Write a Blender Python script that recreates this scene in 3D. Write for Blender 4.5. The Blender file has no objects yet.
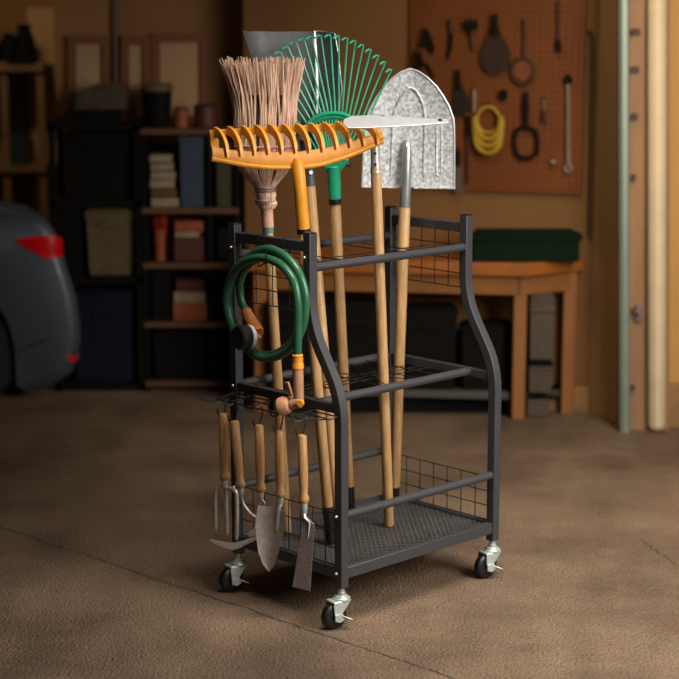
import bpy, bmesh, math, random
from mathutils import Vector as V, Matrix
random.seed(7)
SC = bpy.context.scene
COL = SC.collection

# ------------------------------------------------------------------ camera
F_PX, PITCH, CAM_H = 1715.58, 0.1843, 1.525
cd = bpy.data.cameras.new('camera')
cam = bpy.data.objects.new('camera', cd); COL.objects.link(cam)
cd.sensor_width = 36.0
cd.lens = 36.0 * F_PX / 679.0
cam.location = (0, 0, CAM_H)
cam.rotation_euler = (math.pi / 2 - PITCH, 0, 0)
cd.clip_start = 0.05
cd.dof.use_dof = True
cd.dof.focus_distance = 4.42
cd.dof.aperture_fstop = 2.4
SC.camera = cam

# ------------------------------------------------------------------ world, lights, exposure
SC.view_settings.view_transform = 'Standard'
SC.view_settings.look = 'None'
SC.view_settings.gamma = 1
SC.view_settings.exposure = 0.0
SC.view_settings.use_curve_mapping = False
W = bpy.data.worlds.new('world'); SC.world = W
W.use_nodes = True
W.node_tree.nodes['Background'].inputs[0].default_value = (0.75, 0.72, 0.68, 1)
W.node_tree.nodes['Background'].inputs[1].default_value = 0.035


def area(name, loc, target, sx, sy, power, color, spread=180):
    l = bpy.data.lights.new(name, 'AREA'); l.shape = 'RECTANGLE'; l.size = sx; l.size_y = sy
    l.energy = power; l.color = color; l.spread = math.radians(spread)
    o = bpy.data.objects.new(name, l); COL.objects.link(o)
    o.location = loc
    o.rotation_euler = (V(target) - V(loc)).to_track_quat('-Z', 'Y').to_euler()
    return o


area('door_daylight', (1.95, 2.85, 1.75), (0.45, 4.4, 0.45), 1.4, 1.4, 25, (1.0, 0.95, 0.89), 80)
area('side_door_daylight', (1.25, 5.0, 1.55), (1.04, 6.5, 0.6), 0.3, 1.7, 11, (1.0, 0.89, 0.74), 130)
area('ceiling_lamp', (0.6, 3.9, 2.7), (0.55, 4.6, 0), 1.6, 1.2, 20, (1.0, 0.96, 0.90), 65)
area('bench_fill', (0.35, 5.6, 2.68), (0.92, 6.6, 0.8), 0.5, 0.3, 2.6, (1.0, 0.80, 0.55), 100)  # added warm fill for the pegboard and wall beside it, no fixture modelled
area('bay_fill', (-1.75, 7.1, 2.68), (-1.75, 8.6, 1.1), 0.5, 0.3, 6, (1.0, 0.78, 0.5), 130)  # unseen fill added to brighten the far left bay

# ------------------------------------------------------------------ picking points in the room
_c, _s = math.cos(PITCH), math.sin(PITCH)
CAM = V((0, 0, CAM_H))
A = V((math.cos(0.8022), -math.sin(0.8022), 0))     # cart depth direction
B = V((math.sin(0.8022), math.cos(0.8022), 0))      # cart width direction
O = V((-0.27411, 4.44665, 0))
Z = V((0, 0, 1))
CW, CD, CT = 0.584, 0.401, 0.288                    # cart width, depth at the foot, depth at the top


def ray(px, py):
    x = (px - 339.5) / F_PX; y = (339.5 - py) / F_PX
    return V((x, _c + y * _s, -_s + y * _c))


def on(px, py, p0, n):
    d = ray(px, py)
    return CAM + d * ((p0 - CAM).dot(n) / d.dot(n))


def PY(px, py, Y): return on(px, py, V((0, Y, 0)), V((0, 1, 0)))
def PZ(px, py, z): return on(px, py, V((0, 0, z)), Z)
def PV(px, py, v): return on(px, py, O + B * v, B)
def cart(u, v, z): return O + A * u + B * v + Z * z


# ------------------------------------------------------------------ materials
def lin(c):
    c /= 255.0
    return c / 12.92 if c <= 0.04045 else ((c + 0.055) / 1.055) ** 2.4


def mat(name, rgb, rough=0.5, metal=0.0, var=0.12, scale=20.0, stretch=(1, 1, 1), bump=0.0, bscale=None, rgb2=None, coat=0.0, trans=0.0, spec=0.5):
    m = bpy.data.materials.new(name); m.use_nodes = True
    nt = m.node_tree; N = nt.nodes; L = nt.links
    b = N['Principled BSDF']
    b.inputs['Roughness'].default_value = rough
    b.inputs['Metallic'].default_value = metal
    b.inputs['Specular IOR Level'].default_value = spec
    if coat: b.inputs['Coat Weight'].default_value = coat
    if trans: b.inputs['Transmission Weight'].default_value = trans
    tc = N.new('ShaderNodeTexCoord'); mp = N.new('ShaderNodeMapping'); mp.inputs['Scale'].default_value = stretch
    L.new(tc.outputs['Object'], mp.inputs['Vector'])
    nz = N.new('ShaderNodeTexNoise'); nz.inputs['Scale'].default_value = scale; nz.inputs['Detail'].default_value = 5
    L.new(mp.outputs[0], nz.inputs['Vector'])
    cr = N.new('ShaderNodeValToRGB')
    c1 = [lin(c) for c in rgb]
    if rgb2: c2 = [lin(c) for c in rgb2]
    else: c2 = [min(1, c * (1 + var)) for c in c1]; c1 = [c * (1 - var) for c in c1]
    cr.color_ramp.elements[0].position = 0.35; cr.color_ramp.elements[1].position = 0.65
    cr.color_ramp.elements[0].color = (*c1, 1); cr.color_ramp.elements[1].color = (*c2, 1)
    L.new(nz.outputs['Fac'], cr.inputs[0]); L.new(cr.outputs[0], b.inputs['Base Color'])
    if bump:
        n2 = N.new('ShaderNodeTexNoise'); n2.inputs['Scale'].default_value = bscale or scale; n2.inputs['Detail'].default_value = 4
        L.new(mp.outputs[0], n2.inputs['Vector'])
        bp = N.new('ShaderNodeBump'); bp.inputs['Strength'].default_value = bump; bp.inputs['Distance'].default_value = 0.004
        L.new(n2.outputs['Fac'], bp.inputs['Height']); L.new(bp.outputs[0], b.inputs['Normal'])
    return m


M = {}
M['frame'] = mat('charcoal_powder_coat', (54, 54, 56), 0.45, 0.0, 0.08, 300, bump=0.05)
M['wire'] = mat('black_wire', (26, 25, 25), 0.45)
M['bolt'] = mat('bright_bolt', (205, 200, 195), 0.3, 0.9)
M['zinc'] = mat('zinc_plated_steel', (196, 206, 200), 0.33, 0.55, 0.1, 60)
M['rubber'] = mat('black_rubber', (12, 12, 12), 0.45)
M['wood'] = mat('pale_ash_wood', (166, 126, 80), 0.5, 0, 0.14, 30, (5, 5, 0.5), rgb2=(190, 150, 101))
M['wood2'] = mat('warm_beech_wood', (160, 115, 70), 0.48, 0, 0.14, 40, (5, 5, 0.6), rgb2=(182, 138, 88))
M['orange'] = mat('orange_plastic', (216, 142, 34), 0.42, 0, 0.05, 30)
M['green'] = mat('green_enamel', (34, 160, 116), 0.35, 0, 0.05, 30)
M['tine_green'] = mat('pale_green_enamel', (62, 182, 138), 0.35, 0, 0.05, 30)
M['hose'] = mat('green_hose_rubber', (46, 94, 66), 0.28, 0, 0.08, 30)
M['copper'] = mat('orange_brown_plastic', (196, 118, 56), 0.4)
M['tan'] = mat('tan_plastic', (172, 124, 92), 0.38)
M['black'] = mat('black_plastic', (20, 19, 19), 0.4)
M['white'] = mat('pale_grey_plastic', (200, 198, 196), 0.4)
M['bristle'] = mat('broom_straw', (186, 146, 120), 0.65, 0, 0.2, 120, (1, 1, 0.12), rgb2=(232, 196, 168))
M['straw_core'] = mat('broom_straw_core', (100, 72, 54), 0.8, 0, 0.2, 60)
M['stitch'] = mat('broom_stitching', (196, 136, 124), 0.6)
M['pink_wood'] = mat('pinkish_wood', (206, 156, 128), 0.5, 0, 0.08, 30)
M['teal'] = mat('teal_band', (96, 132, 128), 0.5)
M['galv'] = mat('galvanised_steel', (158, 160, 160), 0.36, 0.25, 0.2, 110, rgb2=(232, 232, 230))
M['bright'] = mat('polished_steel', (210, 209, 206), 0.3, 0.5, 0.05, 40)
M['tube_steel'] = mat('dull_steel_tube', (165, 165, 165), 0.32, 0.65, 0.1, 40)
M['dark_steel'] = mat('dark_grey_steel', (84, 84, 84), 0.5, 0.3, 0.12, 60)
M['tool_steel'] = mat('brushed_tool_steel', (180, 172, 164), 0.36, 0.5, 0.12, 90)
M['brown_steel'] = mat('weathered_steel', (128, 116, 110), 0.42, 0.5, 0.15, 120)


# ------------------------------------------------------------------ mesh building
class MB:
    def __init__(s): s.v = []; s.f = []

    def add(s, vs, fs):
        o = len(s.v); s.v += [V(p) for p in vs]; s.f += [tuple(i + o for i in f) for f in fs]

    def tube(s, pts, r, n=8, closed=False, flat=None):
        pts = [V(p) for p in pts]; k = len(pts)
        rs = r if isinstance(r, (list, tuple)) else [r] * k
        vs = []; up = None
        for i in range(k):
            if closed: t = pts[(i + 1) % k] - pts[i - 1]
            else: t = pts[min(i + 1, k - 1)] - pts[max(i - 1, 0)]
            t.normalize()
            if up is None:
                h = V((0, 0, 1)) if abs(t.z) < 0.9 else V((0, 1, 0))
                up = (h - t * h.dot(t)).normalized()
            else:
                up = up - t * up.dot(t)
                up.normalize()
            sd = t.cross(up)
            for j in range(n):
                a = 2 * math.pi * j / n
                vs.append(pts[i] + (up * math.cos(a) + sd * math.sin(a)) * rs[i])
        fs = []
        for i in range(k if closed else k - 1):
            i2 = (i + 1) % k
            for j in range(n):
                j2 = (j + 1) % n
                fs.append((i * n + j, i * n + j2, i2 * n + j2, i2 * n + j))
        if not closed:
            fs.append(tuple(range(n))[::-1]); fs.append(tuple((k - 1) * n + j for j in range(n)))
        s.add(vs, fs)

    def lathe(s, p0, p1, prof, n=16):
        """prof: (t along p0->p1, radius)"""
        p0 = V(p0); p1 = V(p1); d = p1 - p0
        ax = d.normalized(); h = V((0, 0, 1)) if abs(ax.z) < 0.9 else V((0, 1, 0))
        e1 = (h - ax * h.dot(ax)).normalized(); e2 = ax.cross(e1)
        vs = []
        for t, r in prof:
            for j in range(n):
                a = 2 * math.pi * j / n
                vs.append(p0 + d * t + (e1 * math.cos(a) + e2 * math.sin(a)) * max(r, 1e-4))
        k = len(prof); fs = []
        for i in range(k - 1):
            for j in range(n):
                j2 = (j + 1) % n
                fs.append((i * n + j, i * n + j2, (i + 1) * n + j2, (i + 1) * n + j))
        fs.append(tuple(range(n))[::-1]); fs.append(tuple((k - 1) * n + j for j in range(n)))
        s.add(vs, fs)

    def box(s, c, ax, ay, az):
        """half-extent vectors"""
        c = V(c); vs = []
        for i in (-1, 1):
            for j in (-1, 1):
                for k in (-1, 1):
                    vs.append(c + ax * i + ay * j + az * k)
        s.add(vs, [(0, 1, 3, 2), (4, 6, 7, 5), (0, 4, 5, 1), (2, 3, 7, 6), (0, 2, 6, 4), (1, 5, 7, 3)])

    def abox(s, x0, x1, y0, y1, z0, z1):
        s.box(((x0 + x1) / 2, (y0 + y1) / 2, (z0 + z1) / 2), V(((x1 - x0) / 2, 0, 0)), V((0, (y1 - y0) / 2, 0)), V((0, 0, (z1 - z0) / 2)))

    def bar(s, p0, p1, side, w, h):
        """rectangular bar from p0 to p1; w along side, h across"""
        p0 = V(p0); p1 = V(p1); t = (p1 - p0); L = t.length; t.normalize()
        sd = (side - t * side.dot(t)).normalized(); up = t.cross(sd)
        s.box((p0 + p1) / 2, t * (L / 2), sd * (w / 2), up * (h / 2))

    def prism(s, pts, off):
        pts = [V(p) for p in pts]; n = len(pts); off = V(off)
        vs = pts + [p + off for p in pts]
        fs = [tuple(range(n))[::-1], tuple(range(n, 2 * n))]
        for i in range(n): fs.append((i, (i + 1) % n, n + (i + 1) % n, n + i))
        s.add(vs, fs)

    def sheet(s, rows, th):
        """grid of points thickened by vectors th (function of i,j or a vector)"""
        k = len(rows); n = len(rows[0])
        a = [V(p) for r in rows for p in r]
        b = []
        for i in range(k):
            for j in range(n):
                b.append(a[i * n + j] + (th(i, j) if callable(th) else V(th)))
        fs = []
        for i in range(k - 1):
            for j in range(n - 1):
                q = (i * n + j, i * n + j + 1, (i + 1) * n + j + 1, (i + 1) * n + j)
                fs.append(q); fs.append(tuple(x + k * n for x in q[::-1]))
        rim = [j for j in range(n)] + [i * n + n - 1 for i in range(1, k)] + [(k - 1) * n + j for j in range(n - 2, -1, -1)] + [i * n for i in range(k - 2, 0, -1)]
        for q in range(len(rim)):
            x, y = rim[q], rim[(q + 1) % len(rim)]
            fs.append((y, x, x + k * n, y + k * n))
        s.add(a + b, fs)


def obj(name, mb, m, parent=None, bevel=0, smooth=40, loc=None):
    vs = mb.v
    if parent is None:
        if loc is None:
            xs = [p.x for p in vs]; ys = [p.y for p in vs]; zs = [p.z for p in vs]
            loc = V(((min(xs) + max(xs)) / 2, (min(ys) + max(ys)) / 2, min(zs)))
    else:
        r = parent
        while r.parent: r = r.parent
        loc = V(r.location)
    me = bpy.data.meshes.new(name)
    me.from_pydata([tuple(p - loc) for p in vs], [], mb.f)
    bm = bmesh.new(); bm.from_mesh(me)
    bmesh.ops.recalc_face_normals(bm, faces=bm.faces)
    for f in bm.faces: f.smooth = True
    lim = math.radians(smooth)
    for e in bm.edges:
        if len(e.link_faces) == 2 and e.calc_face_angle(0) > lim: e.smooth = False
    bm.to_mesh(me); bm.free()
    me.materials.append(M[m] if isinstance(m, str) else m)
    o = bpy.data.objects.new(name, me); COL.objects.link(o)
    if parent is None: o.location = loc
    else: o.parent = parent
    if bevel:
        b = o.modifiers.new('bevel', 'BEVEL'); b.width = bevel; b.segments = 2; b.limit_method = 'ANGLE'; b.angle_limit = math.radians(50)
    return o


def thing(name, label, cat, loc, group=None):
    o = bpy.data.objects.new(name, None); COL.objects.link(o); o.location = loc; o.empty_display_size = 0.05
    return tag(o, label, cat, group)


def tag(o, label, cat, group=None):
    o['label'] = label; o['category'] = cat
    if group: o['group'] = group
    return o


def struct(o):
    o['kind'] = 'structure'; return o


def spline(pts, n=6, closed=False):
    pts = [V(p) for p in pts]; k = len(pts); out = []
    for i in range(k if closed else k - 1):
        g = lambda q: pts[q % k] if closed else pts[max(0, min(k - 1, q))]
        p0, p1, p2, p3 = g(i - 1), g(i), g(i + 1), g(i + 2)
        for j in range(n):
            t = j / n
            out.append(0.5 * ((2 * p1) + (p2 - p0) * t + (2 * p0 - 5 * p1 + 4 * p2 - p3) * t * t + (3 * p1 - p0 - 3 * p2 + p3) * t ** 3))
    if not closed: out.append(pts[-1])
    return out


# ------------------------------------------------------------------ the room
def floor_material():
    m = bpy.data.materials.new('rough_concrete'); m.use_nodes = True
    nt = m.node_tree; N = nt.nodes; L = nt.links; b = N['Principled BSDF']
    b.inputs['Roughness'].default_value = 0.62
    tc = N.new('ShaderNodeTexCoord')

    def noise(sc, det=5, rough=0.55):
        n = N.new('ShaderNodeTexNoise'); n.inputs['Scale'].default_value = sc; n.inputs['Detail'].default_value = det
        n.inputs['Roughness'].default_value = rough; L.new(tc.outputs['Object'], n.inputs['Vector']); return n

    def ramp(fac, p0, c0, p1, c1):
        r = N.new('ShaderNodeValToRGB'); r.color_ramp.elements[0].position = p0; r.color_ramp.elements[1].position = p1
        r.color_ramp.elements[0].color = (*c0, 1); r.color_ramp.elements[1].color = (*c1, 1); L.new(fac, r.inputs[0]); return r

    def mult(a, bsock, fac=1.0):
        x = N.new('ShaderNodeMix'); x.data_type = 'RGBA'; x.blend_type = 'MULTIPLY'; x.inputs[0].default_value = fac
        L.new(a, x.inputs[6]); L.new(bsock, x.inputs[7]); return x.outputs[2]
    big = noise(2.2, 6, 0.6)
    base = ramp(big.outputs['Fac'], 0.35, [lin(c) for c in (100, 79, 60)], 0.70, [lin(c) for c in (144, 119, 94)])
    mid = noise(9, 6, 0.65)
    st = ramp(mid.outputs['Fac'], 0.3, (0.80, 0.785, 0.77), 0.6, (1, 1, 1))
    col = mult(base.outputs[0], st.outputs[0])
    fine = noise(130, 2, 0.5)
    fr = ramp(fine.outputs['Fac'], 0.34, (0.62, 0.6, 0.58), 0.55, (1, 1, 1))
    col = mult(col, fr.outputs[0], 0.8)

    # cracks: distance to straight joints, wobbling a little
    sx = N.new('ShaderNodeSeparateXYZ'); L.new(tc.outputs['Object'], sx.inputs[0])

    def mth(op, a, bb=None, c=None):
        n = N.new('ShaderNodeMath'); n.operation = op
        for i, q in enumerate((a, bb, c)):
            if q is None: continue
            if isinstance(q, (int, float)): n.inputs[i].default_value = q
            else: L.new(q, n.inputs[i])
        return n.outputs[0]
    wob = noise(5, 6, 0.7)
    wv = mth('MULTIPLY', mth('SUBTRACT', wob.outputs['Fac'], 0.5), 0.10)

    def crack(p, q, width, w):
        d = (q - p); ln = math.hypot(d.x, d.y); nx, ny = -d.y / ln, d.x / ln; tx, ty = d.x / ln, d.y / ln
        dist = mth('ADD', mth('MULTIPLY', sx.outputs[0], nx), mth('MULTIPLY', sx.outputs[1], ny))
        dist = mth('SUBTRACT', dist, p.x * nx + p.y * ny)
        dist = mth('ABSOLUTE', mth('ADD', dist, mth('MULTIPLY', wv, w)))
        along = mth('ADD', mth('MULTIPLY', sx.outputs[0], tx), mth('MULTIPLY', sx.outputs[1], ty))
        along = mth('SUBTRACT', along, p.x * tx + p.y * ty)
        ina = mth('MULTIPLY', mth('GREATER_THAN', along, 0), mth('LESS_THAN', along, ln))
        return mth('MULTIPLY', mth('LESS_THAN', dist, width), ina)
    k1 = crack(PZ(-60, 507, 0), PZ(470, 683, 0), 0.0026, 0.55)
    k2 = crack(PZ(640, 540, 0), PZ(720, 590, 0), 0.0018, 1.0)
    ck = mth('MAXIMUM', k1, k2)
    dk = N.new('ShaderNodeMix'); dk.data_type = 'RGBA'; L.new(ck, dk.inputs[0]); L.new(col, dk.inputs[6])
    dk.inputs[7].default_value = (0.016, 0.011, 0.008, 1)
    L.new(dk.outputs[2], b.inputs['Base Color'])
    f2 = noise(120, 2, 0.5)
    h = mth('ADD', mth('MULTIPLY', f2.outputs['Fac'], 1.0), mth('MULTIPLY', ck, -1.5))
    bp = N.new('ShaderNodeBump'); bp.inputs['Strength'].default_value = 1.0; bp.inputs['Distance'].default_value = 0.010
    L.new(h, bp.inputs['Height']); L.new(bp.outputs[0], b.inputs['Normal'])
    return m


M['wall'] = mat('tan_painted_wall', (128, 89, 47), 0.8, 0, 0.06, 3, bump=0.05, bscale=40)
M['wall_r'] = mat('ochre_painted_wall', (196, 150, 84), 0.8, 0, 0.06, 3, bump=0.05, bscale=40)
M['base'] = mat('wood_baseboard', (150, 112, 72), 0.7, 0, 0.12, 8)
M['ceil'] = mat('dull_ceiling', (120, 105, 88), 0.9)
fl = MB(); fl.abox(-4.5, 4.5, -1.5, 9.2, -0.1, 0)
struct(obj('floor', fl, floor_material(), loc=V((0, 0, 0))))

WX0, WY0, WSL = 1.0, 6.6, -0.35                       # the back wall runs away to the left
WT = V((1, WSL, 0)).normalized(); WN = V((WSL, -1, 0)).normalized()   # along, towards the room


def wallp(x, z, off=0.0): return V((x, WY0 + (x - WX0) * WSL, z)) + WN * off
def PW(px, py, off=0.0): return on(px, py, wallp(0, 0, off), WN)


w = MB(); p, q = wallp(-.39, 0), wallp(1.1, 0)
w.prism([p, q, q - WN * 0.12, p - WN * 0.12], (0, 0, 2.75))
struct(obj('wall_back', w, 'wall'))
YB = 7.32
w = MB(); w.abox(-1.165, -.33, YB, YB + .12, 0, 2.75); struct(obj('wall_alcove', w, 'wall'))
def PA(px, py, off=0.0): return PY(px, py, YB - off)
w = MB(); w.prism([(0.985, 6.606, 0), (1.065, 6.44, 0), (1.10, 6.44, 0), (1.10, 6.57, 0)], (0, 0, 2.75)); struct(obj('wall_jamb', w, mat('lit_jamb_tone', (184, 146, 98), .75, 0, .05, 4)))  # jamb wall coloured paler to make up for light that misses it
w = MB(); p, q = wallp(-.39, 0, 0.018), wallp(.985, 0, 0.018)
w.prism([p, q, q - WN * 0.018, p - WN * 0.018], (0, 0, 0.10))
struct(obj('baseboard_back', w, 'base', bevel=0.004))
w = MB(); w.abox(-4.5, -1.165, 8.7, 8.82, 0, 2.75); struct(obj('wall_left', w, 'wall'))
w = MB(); w.abox(-1.2, -1.165, YB, 8.70, 0, 2.75); struct(obj('wall_corner', w, 'wall'))
w = MB(); w.abox(1.2, 2.6, 6.36, 6.46, 0, 2.75); struct(obj('wall_right', w, 'wall_r'))
w = MB(); w.abox(1.232, 2.6, 6.335, 6.36, 0, 0.175); struct(obj('baseboard_right', w, 'base', bevel=0.004))
w = MB(); w.abox(-4.5, 4.5, -1.5, 9.2, 2.75, 2.85); struct(obj('ceiling', w, 'ceil'))

# right-hand opening: jamb board, white post, steel door track
M['jamb'] = mat('brown_jamb_board', (150, 112, 76), 0.65, 0, 0.12, 10, (1, 1, 0.2))
M['post_white'] = mat('cream_painted_post', (226, 204, 168), 0.5, 0, 0.06, 8)
M['tool_brown'] = mat('dark_brown_wood', (70, 40, 20), 0.6)
M['track'] = mat('green_grey_steel', (140, 150, 138), 0.4, 0.4, 0.06, 10)
xt0, xt1 = PZ(619, 431, 0).x, PZ(629.5, 431, 0).x
xp0, xp1 = PZ(648, 432, 0).x, PZ(666, 432, 0).x
w = MB(); w.abox(xt0 + 0.02, xp1 + 0.02, 6.32, 6.38, 0, 2.75); struct(obj('trim_1', w, 'jamb'))
w = MB(); w.abox(xp0, xp1, 6.26, 6.32, 0, 2.75); struct(obj('trim_2', w, 'post_white', bevel=0.028))
yt = PZ(624, 431, 0).y
tr = thing('door_track', 'tall green-grey steel garage door track beside the cream door post', 'door track', V(((xt0 + xt1) / 2, yt, 0)))
w = MB()
w.prism([(xt0, yt - 0.025, 0), (xt0 + 0.012, yt - 0.032, 0), (xt1 - 0.01, yt - 0.03, 0), (xt1, yt - 0.02, 0), (xt1, yt + 0.02, 0), (xt1 - 0.004, yt + 0.02, 0), (xt1 - 0.004, yt - 0.02, 0), (xt0 + 0.004, yt - 0.02, 0), (xt0 + 0.004, yt + 0.02, 0), (xt0, yt + 0.02, 0)], (0, 0, 2.7))
obj('rail', w, 'track', tr, smooth=25)
for py in (32, 70, 117, 178, 312, 388):
    q = PY(632.5, py, 6.3)
    w = MB(); w.lathe(q + V((0, 0.02, 0)), q - V((0, 0.008, 0)), [(0, .006), (.6, .006), (.61, .011), (1, .009)], 10)
    w.abox(xt1 - 0.004, q.x, 6.312, 6.32, q.z - 0.012, q.z + 0.012)
    obj('bracket_bolt', w, 'tool_brown', tr)
# the jamb and track stand a little out of plumb
for o_ in list(COL.objects):
    if o_.name in ('trim_1', 'trim_2', 'rail'):
        for v_ in o_.data.vertices: v_.co.x -= .033 * v_.co.z
# hasp on the jamb board
w = MB(); q = PY(638, 313, 6.31); w.abox(q.x - .011, q.x + .016, 6.30, 6.32, q.z - .03, q.z + .03); w.lathe(q, q - V((0, .03, 0)), [(0, .008), (1, .006)], 10)
tag(obj('strike_plate', w, 'brown_steel', bevel=.002), 'small dark metal strike plate on the brown jamb board', 'latch')
# surface conduit on the back wall
w = MB(); w.tube([PW(586, 31, .012), PW(590, 31, .012), PW(592, 34, .012), PW(592, 60, .012), PW(590, 238, .012)], 0.008, 8)
tag(obj('wall_conduit', w, mat('dark_conduit', (72, 46, 22), .6)), 'thin brown conduit bent down the wall right of the pegboard', 'pipe')
# dark pipe at the left
w = MB(); w.tube([PA(115, -30, .016), PA(115, 40, .016), PA(116, 112, .016)], 0.013, 8)
tag(obj('corner_pipe', w, mat('dark_pipe', (70, 55, 38), .6)), 'thin dark pipe running up the tan wall above the black shelf', 'pipe')

# ------------------------------------------------------------------ pegboard and what hangs on it
def peg_material():
    m = mat('orange_brown_pegboard', (116, 61, 13), 0.6, 0, 0.08, 6)
    nt = m.node_tree; N = nt.nodes; L = nt.links; b = N['Principled BSDF']
    tc = N.new('ShaderNodeTexCoord'); s = N.new('ShaderNodeSeparateXYZ'); L.new(tc.outputs['Object'], s.inputs[0])

    def mth(op, a, bb=None):
        n = N.new('ShaderNodeMath'); n.operation = op
        for i, q in enumerate((a, bb)):
            if q is None: continue
            if isinstance(q, (int, float)): n.inputs[i].default_value = q
            else: L.new(q, n.inputs[i])
        return n.outputs[0]
    hx = mth('SUBTRACT', mth('FRACT', mth('MULTIPLY', s.outputs[0], 1 / 0.0235)), 0.5)
    hz = mth('SUBTRACT', mth('FRACT', mth('MULTIPLY', s.outputs[2], 1 / 0.025)), 0.5)
    d = mth('SQRT', mth('ADD', mth('MULTIPLY', hx, hx), mth('MULTIPLY', hz, hz)))
    k = mth('LESS_THAN', d, 0.17)
    src = b.inputs['Base Color'].links[0].from_socket
    x = N.new('ShaderNodeMix'); x.data_type = 'RGBA'; L.new(k, x.inputs[0]); L.new(src, x.inputs[6]); x.inputs[7].default_value = (0.02, 0.008, 0.003, 1)
    L.new(x.outputs[2], b.inputs['Base Color'])
    return m


pg = thing('pegboard', 'orange-brown pegboard hung with dark hand tools above the workbench', 'pegboard', PW(496, 190, .0))
w = MB(); a0, a1, a2, a3 = PW(411, 190, .02), PW(583, 193, .02), PW(583, -12, .02), PW(411, -12, .02)
x0, x1 = a0.x, a1.x; zb_, zt_ = (a0.z + a1.z) / 2, a2.z
w.prism([wallp(x0, zb_, .02), wallp(x1, zb_, .02), wallp(x1, zt_, .02), wallp(x0, zt_, .02)], -WN * 0.018)
obj('board', w, peg_material(), pg)
M['tool_dark'] = mat('dark_iron', (30, 22, 16), 0.6, spec=0.1)
M['tool_grey'] = mat('dull_iron', (150, 130, 110), 0.5, 0.4)
M['yellow'] = mat('yellow_cord', (172, 138, 26), 0.6)
M['grip_red'] = mat('dull_red_grip', (110, 40, 24), 0.5)


def ell(cx, cy, rx, ry, off, n=20, a0=0, a1=360):
    return [PW(cx + rx * math.cos(math.radians(a0 + (a1 - a0) * i / (n - 1 if a1 - a0 < 360 else n))), cy - ry * math.sin(math.radians(a0 + (a1 - a0) * i / (n - 1 if a1 - a0 < 360 else n))), off) for i in range(n)]


def plate(pts, off, th=0.012):
    mb = MB(); mb.prism([PW(x, y, off + th) for x, y in pts], -WN * th); return mb


def hung(name, label, cat, top, parts):
    t = thing(name, label, cat, PW(*top, .02), 'tools on the pegboard')
    h = MB(); h.tube([PW(top[0], top[1], .021), PW(top[0], top[1], .045), PW(top[0], top[1] - 2, .048)], .003, 6)
    obj('peg', h, 'tool_dark', t)
    for nm, mb, m in parts: obj(nm, mb, m, t)
    return t


def tub(pts, r, off=.032, n=8, closed=False):
    off = max(off, .023 + (max(r) if isinstance(r, list) else r))
    mb = MB(); mb.tube([PW(x, y, off) for x, y in pts], r, n, closed); return mb


def ring(cx, cy, rx, ry, r, off=.032):
    mb = MB(); mb.tube(ell(cx, cy, rx, ry, off), r, 8, True); return mb


hung('round_paddle', 'large black pear-shaped paddle hanging upper middle of the pegboard', 'paddle', (495, 17), [
    ('handle', tub([(495, 14), (495, 22), (495, 34)], [.012, .012, .02]), 'tool_dark'),
    ('head', plate([(492, 30), (498, 30), (504, 40), (510, 52), (509, 64), (503, 72), (495, 74), (486, 72), (481, 64), (481, 52), (486, 40)], .022, .018), mat('dark_paddle', (52, 30, 20), .6))])
hung('hoop_strainer', 'brown hoop with thin handle hanging right of the black paddle', 'strainer', (524, 22), [
    ('handle', tub([(524, 20), (524, 58)], .005), 'tool_brown'), ('hoop', ring(523, 71, 11, 13, .008), 'tool_brown'),
    ('mesh', plate([(514, 64), (523, 60), (532, 64), (533, 74), (523, 82), (513, 74)], .03, .004), mat('brown_mesh', (120, 66, 26), .7))])
hung('square_hoop', 'dark rounded square hoop with stubby handle low on the pegboard', 'hoop', (526, 95), [
    ('handle', tub([(526, 92), (526, 108), (526, 128)], [.009, .014, .008]), 'tool_dark'), ('hoop', tub([(516, 131), (514, 140), (516, 153), (522, 158), (530, 158), (537, 153), (538, 140), (536, 131), (530, 128), (521, 128)], .009, closed=True), 'tool_dark')])
cy = MB(); cy.tube(spline(ell(488, 120, 11, 13, .034), 2, True), .007, 10, True)
cy2 = MB()
for k_, (dx_, yb_) in enumerate(((13, 137), (14, 144), (14, 151))):
    cy2.tube(spline([PW(488 - dx_, 116 + 3 * k_, .045), PW(488 - dx_ * .86, yb_ - 8, .048), PW(488 - dx_ * .45, yb_, .05), PW(488, yb_ + 2, .05), PW(488 + dx_ * .45, yb_, .05), PW(488 + dx_ * .86, yb_ - 8, .048), PW(488 + dx_, 116 + 3 * k_, .045)], 4), .0105, 10)
hung('cord_hank', 'yellow hank of cord hanging on the pegboard right of the steel spade', 'cord', (488, 104), [('coil', cy, 'yellow'), ('wrap', cy2, 'yellow')])
hung('long_wrench', 'long thin pale wrench hanging at the right side of the pegboard', 'wrench', (568, 82), [
    ('shaft', tub([(568, 84), (568, 164)], .009), 'tool_grey'), ('jaw', ring(568, 168, 3, 3.5, .007), 'tool_grey'), ('eye', ring(568, 80, 3, 4, .006), 'tool_dark')])
hung('drop_trowel', 'dark drop-shaped trowel just right of the steel spade head', 'trowel', (458, 72), [
    ('handle', tub([(458, 70), (458, 88)], [.009, .012]), 'tool_dark'), ('blade', plate([(455, 84), (461, 84), (468, 98), (469, 110), (463, 116), (456, 116), (452, 108), (453, 96)], .022, .012), mat('dark_green_steel', (38, 36, 24), .5))])
hung('hand_shears', 'dark splayed shears at the upper left of the pegboard', 'shears', (424, 30), [
    ('blade', plate([(424, 28), (428, 30), (434, 48), (432, 54), (427, 46), (421, 48), (422, 40)], .022, .012), 'tool_dark'), ('handle', tub([(425, 30), (424, 40), (421, 48)], .006, .045), 'tool_dark')])
hung('curved_knife', 'slim dark curved knife second along the pegboard top row', 'knife', (450, 22), [
    ('blade', plate([(449, 22), (453, 30), (452, 46), (448, 60), (446, 58), (448, 44)], .022, .008), 'tool_dark'), ('handle', tub([(450, 20), (451, 34)], .007), 'tool_brown')])
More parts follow.
